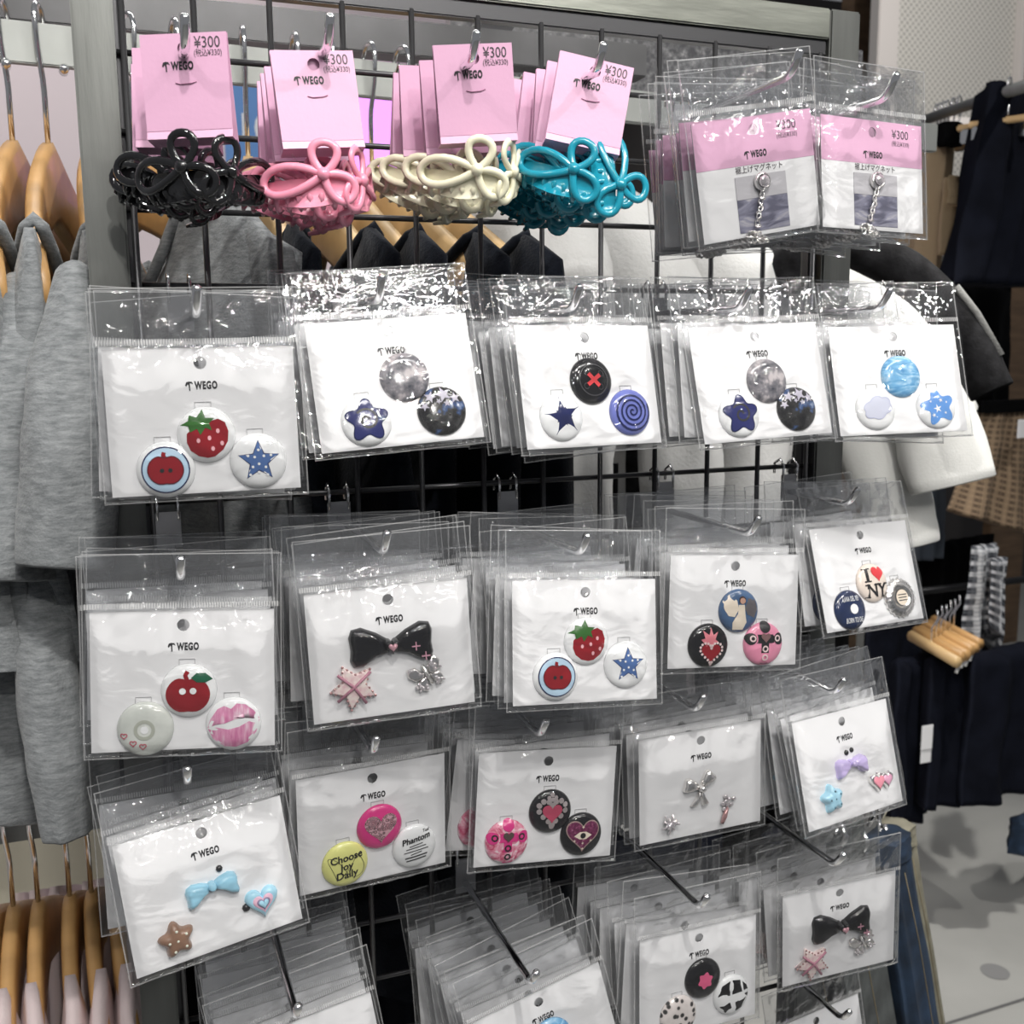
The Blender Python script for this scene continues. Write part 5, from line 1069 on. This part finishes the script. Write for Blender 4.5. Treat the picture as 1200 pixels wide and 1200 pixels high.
for i in range(5):
    p = at(950 + i * 20, 955 + (i % 2) * 8, .10 + .03 * i); g = tag(empty('clip_hanger', p, (0, 0, .5 + i * .1)), '%s chrome clip hanger above the jeans' % ['leftmost', 'second', 'third', 'fourth', 'rightmost'][i], 'hanger', 'clip hangers above the jeans')
    MB().tube([(-.05, 0, 0), (.05, 0, 0)], .0025, 8).build('bar', CHROME, g)
    for s in (-1, 1): MB().tube([(s * .04, -.004, .006), (s * .042, -.010, -.006), (s * .04, -.004, -.022)], .004, 8).build('clip', CHROME, g)
# clothes filling the lower rack behind the grid
for i, (u, v, y, wd, h, m, lab) in enumerate(((112, 560, .45, .46, .75, BLACKF, 'black cloth hanging behind the left half of the grid'), (470, 560, .50, .32, .75, BLACKF, 'black cloth hanging behind the middle of the grid'), (820, 640, .55, .30, .60, BLACKF, 'black cloth hanging behind the right half of the grid'), (440, 1010, .28, .14, .5, DKNAVY, 'dark jeans seen below the yellow badge pack'), (690, 990, .30, .2, .5, DKNAVY, 'dark jeans seen below the silver bow pack'), (820, 560, .42, .20, .5, BLACKF, 'black cloth behind the winged figure pack'))):
    tag(put('hanging_cloth', drape(at(u, v, y), (1, .1, 0), wd, h, .05, 90 + i, 3, .015), m), lab, 'cloth')
for i, (u, v) in enumerate(((425, 1040), (612, 1030))):
    p = at(u, v, .22); tag(MB().tube([(p.x, .22, .02), (p.x, .22, p.z + .02)], .012, 12).build('steel_pipe', C('rail_steel', (.42, .43, .42))), ['upright steel pipe below the yellow badge pack', 'upright steel pipe below the jewelled heart pack'][i], 'pipe')
# ---- upper right: perforated panel, trim, wooden column
PERF = mat('perforated_white', (.62, .60, .56), .6); N = PERF.node_tree.nodes; L = PERF.node_tree.links
vo = N.new('ShaderNodeTexVoronoi'); vo.inputs['Scale'].default_value = 48; vo.inputs['Randomness'].default_value = 0; tc = N.new('ShaderNodeTexCoord'); mp = N.new('ShaderNodeMapping'); mp.inputs['Scale'].default_value = (1, 0, 1); mp.inputs['Rotation'].default_value = (0, .785, 0); L.new(tc.outputs['Object'], mp.inputs[0]); L.new(mp.outputs[0], vo.inputs[0])
cr = N.new('ShaderNodeValToRGB'); cr.color_ramp.elements[0].position = .28; cr.color_ramp.elements[1].position = .36; cr.color_ramp.elements[0].color = (.36, .35, .33, 1); cr.color_ramp.elements[1].color = (.64, .62, .58, 1); L.new(vo.outputs['Distance'], cr.inputs[0]); L.new(cr.outputs[0], N['Principled BSDF'].inputs['Base Color'])
YP = 3.0; a, b = at(1046, 0, YP), at(1183, 110, YP); pw = tag(empty('perforated_panel', (a.x, YP, b.z - .6)), 'white perforated wall panel at the upper right', 'panel')
mb = MB(); mb.box(((b.x - a.x) / 2, 0, .9), (b.x - a.x, .02, 2.2), bev=.002); mb.build('sheet', PERF, pw)
for x0, x1 in ((at(1022, 0, YP).x, a.x), (b.x, at(1196, 0, YP).x)):
    mb = MB(); mb.box(((x0 + x1) / 2 - a.x, -.02, .9), (x1 - x0, .06, 2.2), bev=.004); mb.build('frame_strip', C('trim_white', (.66, .62, .60), .5), pw)
a, b = at(995, 40, 3.2), at(1024, 40, 3.2); mb = MB(); mb.box(((a.x + b.x) / 2, 3.2, 1.6), (b.x - a.x + .02, .1, 3.2), bev=.005); tag(mb.build('wood_column', C('column_wood', (.13, .08, .045), .5, var=.3, vscale=6, stretch=(1, 1, 6))), 'brown wooden column beside the perforated panel', 'column')
a, b = at(1196, 40, 3.0), at(1240, 40, 3.0); mb = MB(); mb.box(((a.x + b.x) / 2, 3.02, 1.6), (b.x - a.x, .05, 3.2), bev=.004); tag(mb.build('wood_column', C('column_wood', (.13, .08, .045))), 'brown wooden column at the right edge', 'column')
a = at(1140, 125, 2.6); mb = MB(); mb.box((a.x + .1, 2.6, a.z - .1), (.7, .30, .04), bev=.003); tag(mb.build('wall_shelf', C('trim_white', (.66, .62, .60))), 'white wall shelf under the perforated panel', 'shelf')
